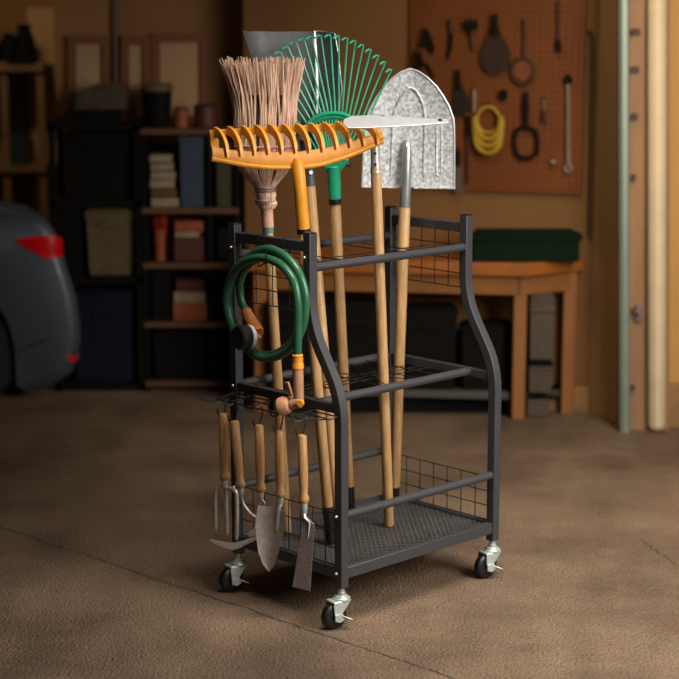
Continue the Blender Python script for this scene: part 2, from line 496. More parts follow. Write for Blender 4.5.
hung('claw_hammer', 'dark hammer-like tool left of the black pear-shaped paddle', 'hammer', (470, 20), [
    ('head', plate([(463, 22), (476, 20), (477, 28), (470, 32), (464, 30)], .022, .02), 'tool_dark'), ('handle', tub([(470, 26), (473, 50)], .007), 'tool_brown')])
hung('oil_can', 'small dark rounded tool at the pegboard left edge above the steel spade', 'tool', (417, 52), [
    ('body', plate([(414, 54), (420, 52), (422, 62), (419, 70), (413, 68)], .022, .018), 'tool_dark'), ('spout', tub([(418, 60), (428, 66), (434, 78)], [.008, .006, .005]), 'tool_dark')])
hung('white_stick', 'short pale stick hanging left of the yellow cord', 'stick', (474, 89), [('shaft', tub([(474, 89), (474, 112)], .008), 'tool_grey')])
hung('long_file', 'long thin dark file hanging below the pale stick', 'file', (468, 118), [('handle', tub([(468, 116), (468, 136)], .009), 'tool_dark'), ('blade', tub([(468, 136), (468, 183)], .005), 'tool_brown')])
hung('wide_chisel', 'grey chisel hanging at the bottom left of the pegboard', 'chisel', (458, 150), [
    ('handle', tub([(458, 150), (458, 166)], .01), 'tool_dark'), ('blade', plate([(455, 165), (461, 165), (462, 192), (454, 192)], .024, .008), 'brown_steel')])
hung('small_pulley', 'small black knob-like pulley above the yellow cord', 'pulley', (503, 92), [('wheel', ring(503, 95, 3, 4, .007), 'tool_dark')])
hung('short_screwdriver', 'short brown screwdriver hanging right of the square hoop', 'screwdriver', (544, 98), [('blade', tub([(544, 98), (544, 112)], .003), 'tool_grey'), ('handle', tub([(544, 111), (544, 123)], .009), 'tool_brown')])
hung('thin_saw', 'long thin dark tool hanging at the pegboard upper right', 'saw', (558, 2), [('blade', tub([(558, 2), (558, 40)], .005), 'tool_brown'), ('handle', tub([(558, 40), (559, 52)], .011), 'tool_dark')])
hung('plumb_bob', 'small pale round bob left of the foot of the long wrench', 'plumb bob', (553, 160), [('ball', tub([(551, 161), (555, 163)], .011), 'tool_grey')])

# ------------------------------------------------------------------ workbench
M['bench'] = mat('orange_pine_bench', (154, 88, 30), 0.5, 0, 0.12, 8, (1, 1, 1))
M['bench_d'] = mat('pine_bench_leg', (140, 88, 38), 0.55, 0, 0.12, 8, (1, 1, .3))
c1 = PZ(518, 420, 0); c2 = PZ(566, 412.5, 0)
zt = PY(525, 262, c1.y).z
bt = thing('workbench', 'orange pine workbench with square legs against the back wall', 'workbench', V((0.35, 6.6, 0)))
w = MB()
fl_, fr_ = V((-0.36, c1.y + 0.10, zt)), V((PY(527, 262, c1.y - .05).x, c1.y - .05, zt))
er = V((PY(584, 256, c2.y).x, c2.y - 0.02, zt))
w.prism([fl_, fr_, er, wallp(er.x, zt, .03), wallp(-.36, zt, .03)], (0, 0, -0.05))
obj('bench_top', w, 'bench', bt, bevel=.006)
w = MB()
w.bar(fl_ + V((.05, .05, -.09)), fr_ + V((-.03, .05, -.09)), V((0, 0, 1)), .07, .03)
w.bar(fr_ + V((-.03, .05, -.09)), er + V((-.05, .0, -.09)), V((0, 0, 1)), .07, .03)
obj('apron', w, 'bench_d', bt)


def leg(c, wd):
    mb = MB(); mb.abox(c.x - wd / 2, c.x + wd / 2, c.y - wd / 2, c.y + wd / 2, 0, zt - .05); return mb


obj('leg', leg(c1 + V((0, .02, 0)), .05), 'bench_d', bt, bevel=.004)
obj('leg', leg(c2 + V((0, -.012, 0)), .05), 'bench_d', bt, bevel=.004)
obj('leg', leg(V((-0.31, c1.y + .16, 0)), .05), 'bench_d', bt, bevel=.004)
zsf = PY(470, 393, 6.5).z
w = MB(); w.prism([(-.34, c1.y + .15, zsf), (c1.x - .03, c1.y + .03, zsf), (c2.x - .03, c2.y + .03, zsf), (c2.x - .03, wallp(c2.x, 0).y - .05, zsf), (-.34, wallp(-.34, 0).y - .05, zsf)], (0, 0, -.03))
obj('lower_shelf', w, mat('dark_grey_board', (66, 60, 54), .6), bt, bevel=.003)

M['bin_dark'] = mat('dark_plastic', (16, 14, 12), 0.75, spec=0.1)
M['bin_grey'] = mat('grey_plastic', (74, 62, 48), 0.6)
M['bin_green'] = mat('dark_green_plastic', (10, 28, 14), 0.75, spec=0.1)
M['bin_blue'] = mat('dark_blue_plastic', (18, 24, 36), 0.65, spec=0.1)
M['bin_slate'] = mat('slate_blue_plastic', (46, 58, 78), 0.5)
M['bin_clear'] = mat('cloudy_plastic', (90, 78, 54), 0.6, spec=0.1)


def bin_(name, label, cat, x0, x1, y0, y1, z0, z1, m, lid=None, taper=.88, group=None, handle=True):
    t = thing(name, label, cat, V(((x0 + x1) / 2, (y0 + y1) / 2, z0)), group)
    cx, cy_ = (x0 + x1) / 2, (y0 + y1) / 2; hx, hy = (x1 - x0) / 2, (y1 - y0) / 2
    mb = MB(); hl = .03 if lid else 0; zz = z1 - hl
    rows = []
    for z, k in ((z0, taper), (z0 + (zz - z0) * .93, .97), (z0 + (zz - z0) * .93, 1.0), (zz, 1.0)):
        rows.append([(cx - hx * k, cy_ - hy * k, z), (cx + hx * k, cy_ - hy * k, z), (cx + hx * k, cy_ + hy * k, z), (cx - hx * k, cy_ + hy * k, z)])
    vs = [p for r in rows for p in r]
    if not lid:     # open tub
        vs += [(cx - hx * .93, cy_ - hy * .93, zz), (cx + hx * .93, cy_ - hy * .93, zz), (cx + hx * .93, cy_ + hy * .93, zz), (cx - hx * .93, cy_ + hy * .93, zz)]
        vs += [(cx - hx * .84, cy_ - hy * .84, z0 + .015), (cx + hx * .84, cy_ - hy * .84, z0 + .015), (cx + hx * .84, cy_ + hy * .84, z0 + .015), (cx - hx * .84, cy_ + hy * .84, z0 + .015)]
    k = len(vs) // 4
    fs = [(3, 2, 1, 0)]
    for i in range(k - 1):
        for j in range(4): fs.append((i * 4 + j, i * 4 + (j + 1) % 4, (i + 1) * 4 + (j + 1) % 4, (i + 1) * 4 + j))
    fs.append(tuple((k - 1) * 4 + j for j in range(4)))
    mb.add(vs, fs)
    obj('tub', mb, m, t, bevel=.008)
    if lid:
        l = MB(); l.prism([(cx - hx * 1.03, cy_ - hy * 1.03, z1 - hl), (cx + hx * 1.03, cy_ - hy * 1.03, z1 - hl), (cx + hx * 1.03, cy_ + hy * 1.03, z1 - hl), (cx - hx * 1.03, cy_ + hy * 1.03, z1 - hl)], (0, 0, hl * .6))
        l.prism([(cx - hx * .9, cy_ - hy * .9, z1 - hl * .4), (cx + hx * .9, cy_ - hy * .9, z1 - hl * .4), (cx + hx * .9, cy_ + hy * .9, z1 - hl * .4), (cx - hx * .9, cy_ + hy * .9, z1 - hl * .4)], (0, 0, hl * .4))
        obj('lid', l, lid, t, bevel=.004)
    if handle:
        h = MB(); h.abox(cx - .05, cx + .05, y0 - .005, y0 + hy * .1, z0 + (z1 - z0) * .72, z0 + (z1 - z0) * .8)
        obj('handle', h, m, t, bevel=.004)
    return t


def xr(p0, p1, Y): return PY(p0, 300, Y).x, PY(p1, 300, Y).x


a, b_ = xr(470, 577, 6.55)
bin_('toolbox', 'long dark green box sitting on the workbench top', 'toolbox', a, b_, 6.47, 6.60, zt + .001, PY(520, 231, 6.5).z, 'bin_green', 'bin_green', .97)
for (p0, p1, y0, lab, m, lm) in ((268, 318, 298, 'dark storage bin under the workbench seen through the hose coil', 'bin_dark', 'bin_dark'), (325, 385, 300, 'dark storage bin under the left end of the workbench', 'bin_dark', 'bin_dark'), (405, 456, 305, 'dark storage bin under the workbench behind the cart, left of the widest bin', 'bin_dark', 'bin_dark'),
                                 (460, 512, 322, 'wide dark storage bin under the workbench left of its front leg', 'bin_dark', 'bin_dark')):
    a, b_ = xr(p0, p1, 6.65); zz = PY(p0, y0, 6.6).z
    bin_('storage_bin', lab, 'bin', a, b_, 6.55, 6.68, zsf + .001, max(zz, zsf + .1), m, lm, .9, 'bins under the workbench')
a, b_ = xr(529, 553, 6.55)
z1_ = PY(540, 350, 6.55).z
bin_('storage_bin', 'grey storage bin between the two right workbench legs, lower of two', 'bin', a, b_, 6.50, 6.60, zsf + .001, z1_ - .03, 'bin_grey', 'bin_dark', .92, 'bins under the workbench')
bin_('storage_bin', 'grey lidded bin stacked on the grey bin between the right workbench legs', 'bin', a, b_, 6.50, 6.60, z1_ - .028, PY(540, 292, 6.55).z, 'bin_grey', 'bin_grey', .92, 'bins under the workbench')
a, b_ = xr(529, 552, 6.52)
w = MB(); w.abox(a, b_, 6.52, 6.60, .001, zsf - .032)
o = obj('cardboard_box', w, 'bin_grey', bevel=.004); tag(o, 'low grey box on the floor between the right workbench legs', 'box')
a, b_ = xr(275, 508, 6.7)
w = MB(); w.abox(a, b_, 6.60, 6.66, .001, zsf - .04)
o = obj('floor_crate', w, 'bin_dark', bevel=.004); tag(o, 'long low dark crate on the floor under the workbench', 'crate')

# ------------------------------------------------------------------ left: shelving, boxes
M['shelf_black'] = mat('black_steel_shelf', (15, 13, 11), 0.75, spec=0.1)
M['shelf_wood'] = mat('brown_shelf_board', (86, 52, 24), 0.6, 0, 0.12, 8)
YS = 7.0; DS = 0.24


def zy(py, Y=YS): return PY(339.5, py, Y).z


sx0, sx1 = xr(53, 143, YS)
sh = thing('shelving_unit', 'black steel shelving unit of dark bins behind the car tail', 'shelving unit', V(((sx0 + sx1) / 2, YS + DS / 2, 0)))
for x in (sx0 + .012, sx1 - .012):
    for y in (YS + .012, YS + DS - .012):
        mb = MB(); mb.abox(x - .012, x + .012, y - .012, y + .012, 0, zy(121)); obj('upright', mb, 'shelf_black', sh)
for py in (124, 201, 277, 384):
    mb = MB(); mb.abox(sx0, sx1, YS, YS + DS, zy(py) - .025, zy(py)); obj('shelf', mb, 'shelf_black', sh)


def on_shelf(fn, px0, px1, pyb, pyt, lab, **k): pass


def sbin(label, p0, p1, pt, pb, m, lid=None, name='storage_bin', cat='bin', group='bins on the black shelving', **k):
    a, b_ = xr(p0, p1, YS + .02)
    return bin_(name, label, cat, a, b_, YS + .032, YS + DS - .03, zy(pb) + .001, zy(pt + 2.5, YS), m, lid, group=group, **k)


sbin('black tapered bin on the top tier of the black shelving', 66, 135, 131, 201, 'bin_dark', 'bin_dark', taper=.84)
sbin('narrow black bin beside the cloudy bin on the middle tier of black shelving', 62, 83, 206, 277, 'bin_dark', taper=.95, handle=False)
sbin('cloudy brownish bin on the middle tier of the black shelving', 87, 137, 207, 277, 'bin_clear', 'bin_clear')
sbin('dark blue bin on the bottom tier of the black shelving', 70, 138, 289, 384, 'bin_blue', 'bin_blue', taper=.9)
# on top of the shelving
a, b_ = xr(70, 122, YS + .05)
bin_('black_case', 'flat black case lying on top of the black shelving', 'case', a, b_, YS + .02, YS + .2, zy(124) + .001, zy(110), 'bin_dark', 'bin_dark', .98)
w = MB(); a, b_ = xr(82, 132, YS + .06)
rows = []
for i in range(7):
    for_x = a + (b_ - a) * i / 6
    h = [.045, .075, .09, .095, .10, .09, .06][i]
    rows.append([(for_x, YS + .03, zy(110) + .001), (for_x, YS + .05, zy(110) + h), (for_x, YS + .13, zy(110) + h * 1.05), (for_x, YS + .18, zy(110) + .001)])
w.sheet(rows, (0, 0, .006))
tag(obj('folded_tarp', w, mat('grey_brown_tarp', (60, 48, 34), .8, 0, .3, 30)), 'grey-brown folded tarp heaped on the black case above the shelving', 'tarp')
a, b_ = xr(145, 176, YS + .1)
bk = thing('paint_bucket', 'grey-green bucket with pale lid on the wooden shelf top', 'bucket', V(((a + b_) / 2, YS + .12, zy(128) + .001)))
cx = (a + b_) / 2
w = MB(); w.lathe((cx, YS + .12, zy(128) + .001), (cx, YS + .12, zy(92)), [(0, .052), (1, .062)], 20); obj('bucket_body', w, 'bin_dark', bk)
w = MB(); w.lathe((cx, YS + .12, zy(92)), (cx, YS + .12, zy(84)), [(0, .066), (.7, .066), (1, .055)], 20); obj('bucket_lid', w, 'bin_clear', bk)

wx0, wx1 = xr(143, 240, YS)
wx0 = sx1 + .004
ws = thing('wooden_shelf', 'brown wooden shelf of books and boxes behind the cart', 'bookcase', V(((wx0 + wx1) / 2, YS + DS / 2, 0)))
for px in (0, 211, 238):
    x = wx0 + .01 if not px else PY(px, 300, YS).x
    mb = MB(); mb.abox(x - .01, x + .01, YS, YS + DS, 0, zy(132)); obj('upright', mb, 'shelf_black', ws)
for py in (129, 208, 263, 322, 381):
    mb = MB(); mb.abox(wx0 - .0, wx1, YS - .006, YS + DS, zy(py) - .022, zy(py)); obj('shelf', mb, 'shelf_wood', ws)


def blk(name, label, cat, p0, p1, pt, pb, m, grp=None, dy=.02, dep=.17, Y=YS):
    a, b_ = xr(p0, p1, Y + dy); mb = MB(); z0 = zy(pb, Y) + .0015
    mb.abox(a, b_, Y + dy, Y + dy + dep, z0, max(zy(pt, Y), z0 + .012))
    return tag(obj(name, mb, m, bevel=.003), label, cat, grp)


def can(label, px, pt, pb, r, m, m2, cat='can', name='paint_can', Y=YS + .09):
    x = PY(px, 300, Y).x; z0 = zy(pb) + .001; z1 = zy(pt)
    t = thing(name, label, cat, V((x, Y, z0)))
    w = MB(); w.lathe((x, Y, z0), (x, Y, z1), [(0, r), (.03, r * 1.04), (.06, r), (.94, r), (.96, r * 1.05), (1, r * 1.05)], 18); obj('can_body', w, m, t)
    w = MB(); w.lathe((x, Y, z1), (x, Y, z1 + .006), [(0, r * .9), (1, r * .85)], 18); obj('can_lid', w, m2, t)


M['paper'] = mat('cream_paper', (140, 124, 98), .7)
M['red'] = mat('dull_red_plastic', (140, 24, 18), .5)
M['rust'] = mat('rust_orange', (134, 62, 24), .6)
M['dk_red'] = mat('dark_red_cloth', (72, 22, 14), .6)
can('small rust-coloured can on the wooden shelf top', 184, 110, 129, .03, 'rust', 'bin_dark')
can('squat dark can with red-brown band on the wooden shelf top', 208, 107, 129, .048, 'dk_red', 'bin_dark')
zz = 208
for i, (p0, p1, h, m) in enumerate(((153, 180, 10, 'paper'), (153, 178, 9, 'shelf_wood'), (152, 176, 9, 'paper'), (153, 177, 8, 'paper'), (153, 175, 9, 'tool_grey'), (152, 174, 8, 'paper'))):
    names = ['bottom', 'second', 'third', 'fourth', 'fifth', 'topmost']
    blk('book', 'book in the pale pile left of the slate bin, %s from the bottom' % names[i] if i not in (0, 5) else '%s book of the pale pile left of the slate bin' % names[i], 'book', p0, p1, zz - h + .6, zz, m, 'books in the pale pile')
    zz -= h
a, b_ = xr(182, 206, YS + .02)
bin_('storage_bin', 'slate blue bin right of the pale book pile', 'bin', a, b_, YS + .015, YS + .2, zy(208) + .001, zy(137), 'bin_slate', None, .92, handle=False)
a, b_ = xr(218, 233, YS + .02)
bin_('storage_bin', 'olive dark bin behind the broom on the wooden shelf', 'bin', a, b_, YS + .015, YS + .2, zy(208) + .001, zy(142), mat('olive_plastic', (56, 50, 30), .5), None, .92, handle=False)
# tier 3: red jug and boxes
x = PY(161, 300, YS + .08).x
rj = thing('red_jug', 'red jug with brown base on the wooden shelf below the pale books', 'jug', V((x, YS + .08, zy(263) + .001)))
w = MB(); w.lathe((x, YS + .08, zy(263) + .001), (x, YS + .08, zy(232)), [(0, .022), (.8, .026), (1, .03)], 14); obj('jug_base', w, 'rust', rj)
w = MB(); w.lathe((x, YS + .08, zy(232)), (x, YS + .08, zy(216)), [(0, .03), (.3, .035), (.75, .032), (1, .016)], 14); obj('jug_top', w, 'red', rj)
w = MB(); w.tube(spline([(x + .01, YS + .055, zy(230)), (x + .02, YS + .028, zy(224)), (x + .018, YS + .03, zy(217)), (x + .006, YS + .06, zy(215))], 4), .006, 8); obj('jug_handle', w, 'red', rj)
blk('carton', 'dark red carton on the wooden shelf right of the red jug', 'carton', 175, 204, 238, 263, 'dk_red')
blk('book', 'pale book lying on the dark red carton', 'book', 176, 200, 233, 238.3, 'paper')
blk('carton', 'brown flat carton topmost on the shelf right of the red jug', 'carton', 176, 204, 222, 233.2, 'rust', None)
blk('carton', 'dark carton on the wooden shelf behind the cart post below the olive bin', 'carton', 218, 233, 228, 263, 'bin_dark')
# tier 4
blk('carton', 'black carton on the fourth tier of the wooden shelf, left side', 'carton', 152, 170, 272, 322, 'bin_dark')
blk('carton', 'brown carton on the fourth tier of the wooden shelf', 'carton', 173, 207, 304, 322, 'rust')
blk('book', 'wide pale book lying on the brown carton of the fourth tier', 'book', 174, 205, 293, 304.2, 'paper')
blk('carton', 'dark red carton atop the wide pale book of the fourth tier', 'carton', 176, 204, 281, 293.2, 'dk_red')
blk('carton', 'dark carton on the fourth tier right of the middle upright', 'carton', 218, 233, 285, 322, 'bin_dark')
a, b_ = xr(152, 204, YS + .02)
bin_('storage_bin', 'near-black bin on the bottom tier of the wooden shelf', 'bin', a, b_, YS + .015, YS + .2, zy(381) + .001, zy(331), 'bin_dark', 'bin_dark', .92)
a, b_ = xr(218, 233, YS + .02)
bin_('storage_bin', 'black bin on the bottom tier of the wooden shelf behind the cart', 'bin', a, b_, YS + .015, YS + .2, zy(381) + .001, zy(336), 'bin_dark', 'bin_blue', .92, handle=False)

# framed pale panels leaning on the wall above the shelving
M['frame_wood'] = mat('brown_frame_wood', (108, 62, 26), .6, 0, .1, 8)
M['panel'] = mat('pale_panel', (168, 134, 96), .7, 0, .05, 4)


def framed(label, p0, p1, pt, pb):
    t = thing('framed_panel', label, 'panel', PA((p0 + p1) / 2, pb, .02), 'framed panels on the wall')
    for (q0, q1, q2, q3) in ((p0, p1, pt, pt + 9), (p0, p1, pb - 8, pb), (p0, p0 + 8, pt + 9, pb - 8), (p1 - 8, p1, pt + 9, pb - 8)):
        mb = MB(); mb.prism([PA(q0, q2, .035), PA(q1, q2, .035), PA(q1, q3, .035), PA(q0, q3, .035)], V((0, 1, 0)) * .03); obj('frame_rail', mb, 'frame_wood', t)
    mb = MB(); mb.prism([PA(p0 + 7, pt + 8, .02), PA(p1 - 7, pt + 8, .02), PA(p1 - 7, pb - 7, .02), PA(p0 + 7, pb - 7, .02)], V((0, 1, 0)) * .015); obj('panel', mb, 'panel', t)


framed('pale panel in brown frame above the black shelving, left of the dark pipe', 68, 110, 35, 124)
framed('narrow pale panel in brown frame just right of the dark pipe', 121, 151, 36, 124)
framed('widest pale panel in brown frame on the wall left of the broom', 152, 208, 33, 124)

# far left: door leaf, wall shelf with items
Yd = 8.64
w = MB(); x0, x1 = PY(30, 100, Yd).x, PY(66, 100, Yd).x
w.abox(x0, x1, Yd, Yd + .04, 0, PY(50, 8, Yd).z)
dr = struct(obj('door_1', w, 'panel', bevel=.006))
w = MB(); w.abox(x1, x1 + .03, Yd - .01, Yd + .05, 0, PY(50, 5, Yd).z); struct(obj('trim_3', w, 'frame_wood'))
M['rack_wood'] = mat('pale_rack_wood', (118, 88, 54), .65, 0, .1, 8)
Yw = 8.35
x0, x1 = PY(-40, 100, Yw).x, PY(44, 100, Yw).x
wsf = thing('wall_shelf', 'pale wooden shelf rack at the far left above the car', 'shelf', V(((x0 + x1) / 2, Yw + .15, 0)))
for py in (65, 166, 250):
    w = MB(); zz = zy(py, Yw); w.abox(x0, x1, Yw, Yw + .3, zz - .03, zz); obj('shelf', w, 'rack_wood', wsf)
for x in (x0 + .02, PY(3.5, 100, Yw).x, x1 - .02):
    w = MB(); w.abox(x - .018, x + .018, Yw + .02, Yw + .06, 0, zy(62, Yw)); obj('upright', w, 'rack_wood', wsf)
zz = zy(65, Yw) + .001; x = PY(14, 60, Yw).x
w = MB()
w.lathe((x - .05, Yw + .15, zz), (x - .05, Yw + .15, zz + .15), [(0, .06), (.5, .065), (.8, .04), (1, .02)], 14)
w.lathe((x + .03, Yw + .13, zz), (x + .03, Yw + .13, zz + .19), [(0, .06), (.6, .05), (.85, .03), (1, .035)], 14)
w.lathe((x - .06, Yw + .15, zz + .1), (x + .05, Yw + .13, zz + .1), [(0, .03), (1, .03)], 10)
tag(obj('watering_can', w, 'bin_dark'), 'dark lumpy can on the top board of the far left rack', 'can')
a, b_ = xr(9, 28, Yw)
bin_('storage_bin', 'dark teal bin on the middle board of the far left rack', 'bin', a, b_, Yw + .02, Yw + .25, zy(166, Yw) + .001, zy(134, Yw), mat('dark_teal_plastic', (30, 48, 52), .5), None, .95, handle=False)

# ------------------------------------------------------------------ the parked car
M['car'] = mat('blue_grey_car_paint', (56, 64, 72), 0.45, 0.2, 0.03, 4, coat=.15)
M['car_glass'] = mat('dark_car_glass', (14, 15, 17), 0.08)
M['tail'] = mat('red_tail_lamp', (190, 8, 18), 0.2, 0, .05, 10)
M['tyre'] = mat('tyre_rubber', (16, 16, 16), .75)
YC = 6.8
car = thing('car', 'blue-grey parked car seen from its rear corner, red tail lamp', 'car', V((-1.9, YC + .7, 0)))


def cp(px, py): q = PY(px, py, YC); return (q.x, q.z)


tail = [(30, 214), (44, 221), (53, 232), (59.5, 247), (66.5, 270), (75, 295), (79.5, 322), (80, 338), (77, 356), (72, 371), (58, 380), (42, 386), (27, 391)]
prof = [cp(*p) for p in tail]
xe = prof[-1][0]
# forward of the visible tail: wheel arch, sill, bonnet, roof
arch_c = (PY(-27, 350, YC).x, 0.19); R = xe - arch_c[0]
arc = [(arch_c[0] + R * math.cos(math.radians(t)), arch_c[1] + R * 1.35 * math.sin(math.radians(t))) for t in range(0, 181, 15)]
front = [(arch_c[0] - R, .12), (-3.3, .12), (-3.75, .16), (-3.85, .4), (-3.75, .56), (-3.3, .66), (-3.0, .70)]
roof = [(-2.85, .74), (-2.5, .97), (-2.2, 1.03), (-1.9, 1.0), (-1.6, .88), (-1.42, .79)]
full = prof + arc[0:] + front + roof
cx_, cz_ = -2.3, .5


def layer(y, ins, lean):
    out = []
    for x, z in full:
        dx, dz = x - cx_, z - cz_; r = math.hypot(dx, dz)
        k = 1 - ins / r
        top = max(0, z - .76)
        out.append((cx_ + dx * k - (y - YC) * 1.15, y + top * lean, cz_ + dz * k))
    return out


CWd = 1.42
lay = [layer(YC + .0, .045, .6), layer(YC + .012, .008, .6), layer(YC + .035, -.037, .55), layer(YC + .12, -.10, .45), layer(YC + CWd / 2, -.015, 0), layer(YC + CWd - .12, 0, -.45), layer(YC + CWd - .05, .008, -.55), layer(YC + CWd - .012, .035, -.6), layer(YC + CWd, .075, -.6)]
n = len(full); mb = MB()
vs = [p for l in lay for p in l]; fs = [tuple(range(n))[::-1], tuple((len(lay) - 1) * n + i for i in range(n))]
for i in range(len(lay) - 1):
    for j in range(n): fs.append((i * n + j, i * n + (j + 1) % n, (i + 1) * n + (j + 1) % n, (i + 1) * n + j))
mb.add(vs, fs)
body = obj('car_body', mb, 'car', car, smooth=35)
# tail lamp wrapping the rear corner
w = MB()
def surf(px, py, y): q = PY(px, py, YC); return V((q.x, y, q.z))
rows = []
for (p_, yt_, yb_, yy) in ((17, 239, 243, -.006), (30, 236.5, 250, -.008), (45, 235.5, 259, -.006), (56, 236, 265, .012), (61, 240, 264, .035)):
    rows.append([surf(p_, yt_, YC + yy), surf(p_ + .5, (yt_ + yb_) / 2, YC + yy - .004), surf(p_ + 1, yb_, YC + yy)])
w.sheet(rows, (-.012, .05, 0))
obj('tail_lamp', w, 'tail', car)
w = MB(); rows = [[surf(p_, 354, YC + yy), surf(p_ + .3, 362, YC + yy)] for p_, yy in ((68, .004), (72, .015), (76.5, .05))]
w.sheet(rows, (-.01, .03, 0)); obj('reflector', w, 'tail', car)
# bumper seam and window
w = MB(); w.tube([surf(16, 352, YC + .002), surf(40, 342, YC + .0), surf(60, 334, YC + .006), surf(76, 330, YC + .04)], .0035, 6); obj('bumper_seam', w, 'black', car)
w = MB(); w.prism([(-1.68, YC + .03, .80), (-1.80, YC + .1, .93), (-2.45, YC + .11, .95), (-2.75, YC + .035, .79)], (0, .05, .0)); obj('side_window', w, 'car_glass', car)
for wx in (arch_c[0], -3.1):
    w = MB(); w.lathe((wx, YC + .03, .2), (wx, YC + .2, .2), [(0, .14), (.02, .185), (.12, .2), (.88, .2), (1, .18)], 28); ob = obj('wheel', w, 'tyre', car)
    w = MB(); w.lathe((wx, YC + .02, .2), (wx, YC + .06, .2), [(0, .03), (.2, .08), (1, .09)], 20); obj('hubcap', w, 'tool_grey', ob)

# ------------------------------------------------------------------ the garden tool cart
S = 0.026
ct = thing('tool_cart', 'charcoal steel rolling garden tool cart holding long-handled tools', 'tool cart', cart(CD / 2, CW / 2, 0))
ZB, ZTOP, ZSH = 0.1044, 1.0, 0.1575


def fillet(pts, r, n=6):
    out = [pts[0]]
    for i in range(1, len(pts) - 1):
        p0, p1, p2 = V((*pts[i - 1], 0)), V((*pts[i], 0)), V((*pts[i + 1], 0))
        d0 = (p0 - p1).normalized(); d1 = (p2 - p1).normalized(); a, b = p1 + d0 * r, p1 + d1 * r
        for k in range(n + 1):
            t = k / n; q = a * (1 - t) ** 2 + p1 * 2 * t * (1 - t) + b * t * t; out.append((q.x, q.y))
    out.append(pts[-1]); return out


def post(path, v):
    """square tube along a (u,z) path; u is the outer (near) face"""
    mb = MB(); vs = []
    k = len(path)
    for i, (u, z) in enumerate(path):
        a = path[max(0, i - 1)]; b = path[min(k - 1, i + 1)]
        t = V((b[0] - a[0], b[1] - a[1], 0)).normalized(); nrm = (-t.y, t.x)
        sg = 1 if nrm[0] < 0 else -1
        iu, iz = u + nrm[0] * S * sg, z + nrm[1] * S * sg
        for (uu, zz) in ((u, z), (iu, iz)):
            for vv in (v, v + S): vs.append(cart(uu, vv, zz))
    fs = [(0, 1, 3, 2), tuple(x + (k - 1) * 4 for x in (2, 3, 1, 0))]
    for i in range(k - 1):
        for a, b in ((0, 1), (1, 3), (3, 2), (2, 0)): fs.append((i * 4 + a, i * 4 + b, i * 4 + 4 + b, i * 4 + 4 + a))
    mb.add(vs, fs); return mb


curve = fillet([(CT, ZTOP), (CT, .775), (CD, .60), (CD, ZB)], .07)
for v in (0, CW):
    obj('front_post', post(curve, v), 'frame', ct, bevel=.002)
    obj('rear_post', post([(0, ZTOP), (0, ZB)], v), 'frame', ct, bevel=.002)
for u, v in ((CT, 0), (CT, CW), (0, 0), (0, CW)):
    mb = MB(); mb.box(cart(u - S / 2, v + S / 2, ZTOP + .0015), A * (S / 2 - .001), B * (S / 2 - .001), Z * .002); obj('post_cap', mb, 'black', ct, bevel=.001)


def ubar(u0, u1, v, z0, z1, wd=.02):
    mb = MB(); c = cart((u0 + u1) / 2, v, (z0 + z1) / 2); mb.box(c, A * ((u1 - u0) / 2), B * (wd / 2), Z * ((z1 - z0) / 2)); return mb


def vbar(u, v0, v1, z0, z1, wd=.02):
    mb = MB(); c = cart(u, (v0 + v1) / 2, (z0 + z1) / 2); mb.box(c, A * (wd / 2), B * ((v1 - v0) / 2), Z * ((z1 - z0) / 2)); return mb


for v in (S / 2, CW + S / 2):
    obj('top_side_bar', ubar(0, CT - S, v, .954, .98), 'frame', ct, bevel=.002)
    obj('shelf_side_bar', ubar(0, CD - S - .006, v, .557, .58), 'frame', ct, bevel=.002)
    obj('base_side_bar', ubar(0, CD - S, v, .127, ZSH), 'frame', ct, bevel=.002)
for u in (-S / 2, CD - S / 2):
    obj('base_cross_bar', vbar(u, S, CW, .127, ZSH), 'frame', ct, bevel=.002)


def rod(u0, v0, z, u1, v1, r=.011):
    mb = MB(); mb.tube([cart(u0, v0, z), cart(u1, v1, z)], r, 16); return mb


obj('top_front_rail', rod(CT - S / 2, .02, .913, CT - S / 2, CW + .006), 'frame', ct)
obj('top_rear_rail', rod(-S / 2, .02, .92, -S / 2, CW + .006), 'frame', ct)
obj('shelf_front_rail', rod(.300, S / 2, .572, .300, CW + S / 2), 'frame', ct)
obj('shelf_rear_rail', rod(-S / 2, .02, .572, -S / 2, CW + .006), 'frame', ct)
obj('base_front_rail', rod(CD - S / 2, .02, .292, CD - S / 2, CW + .006), 'frame', ct)
obj('base_rear_rail', rod(-S / 2, .02, .292, -S / 2, CW + .006), 'frame', ct)


def wires(segs, r=.0016):
    mb = MB()
    for p, q in segs: mb.tube([p, q], r, 6)
    return mb


sg = []
for u in (.145, .175): sg.append((cart(u, .01, .568), cart(u, CW + .01, .568)))
sg.append((cart(.115, .01, .568), cart(.115, .52, .568)))
for v in (.05, .16, .28, .42, .49): sg.append((cart(-.01, v, .571), cart(.30, v, .571)))
sg += [(cart(0, .42, .5705), cart(.30, .28, .5705)), (cart(0, .28, .5705), cart(.30, .42, .5705))]
obj('shelf_grid', wires(sg), 'wire', ct)
sg = []
for u in (.13, .17): sg.append((cart(u, .01, .905), cart(u, CW + .01, .905)))
for v in (.14, .20, .42, .48): sg.append((cart(-.01, v, .908), cart(CT - .01, v, .908)))
obj('top_grid', wires(sg), 'wire', ct)


def side_grid(v, u0, u1, z0, z1, nu, nz, r=.0016):
    sg = []
    for i in range(nu + 1): u = u0 + (u1 - u0) * i / nu; sg.append((cart(u, v, z0), cart(u, v, z1)))
    for i in range(nz + 1): z = z0 + (z1 - z0) * i / nz; sg.append((cart(u0, v, z), cart(u1, v, z)))
    return wires(sg, r)


obj('side_grid', side_grid(S / 2, .006, CT - S, .80, .955, 4, 4), 'wire', ct)
obj('side_grid', side_grid(CW + S / 2, .006, CT - S, .80, .955, 5, 4), 'wire', ct)
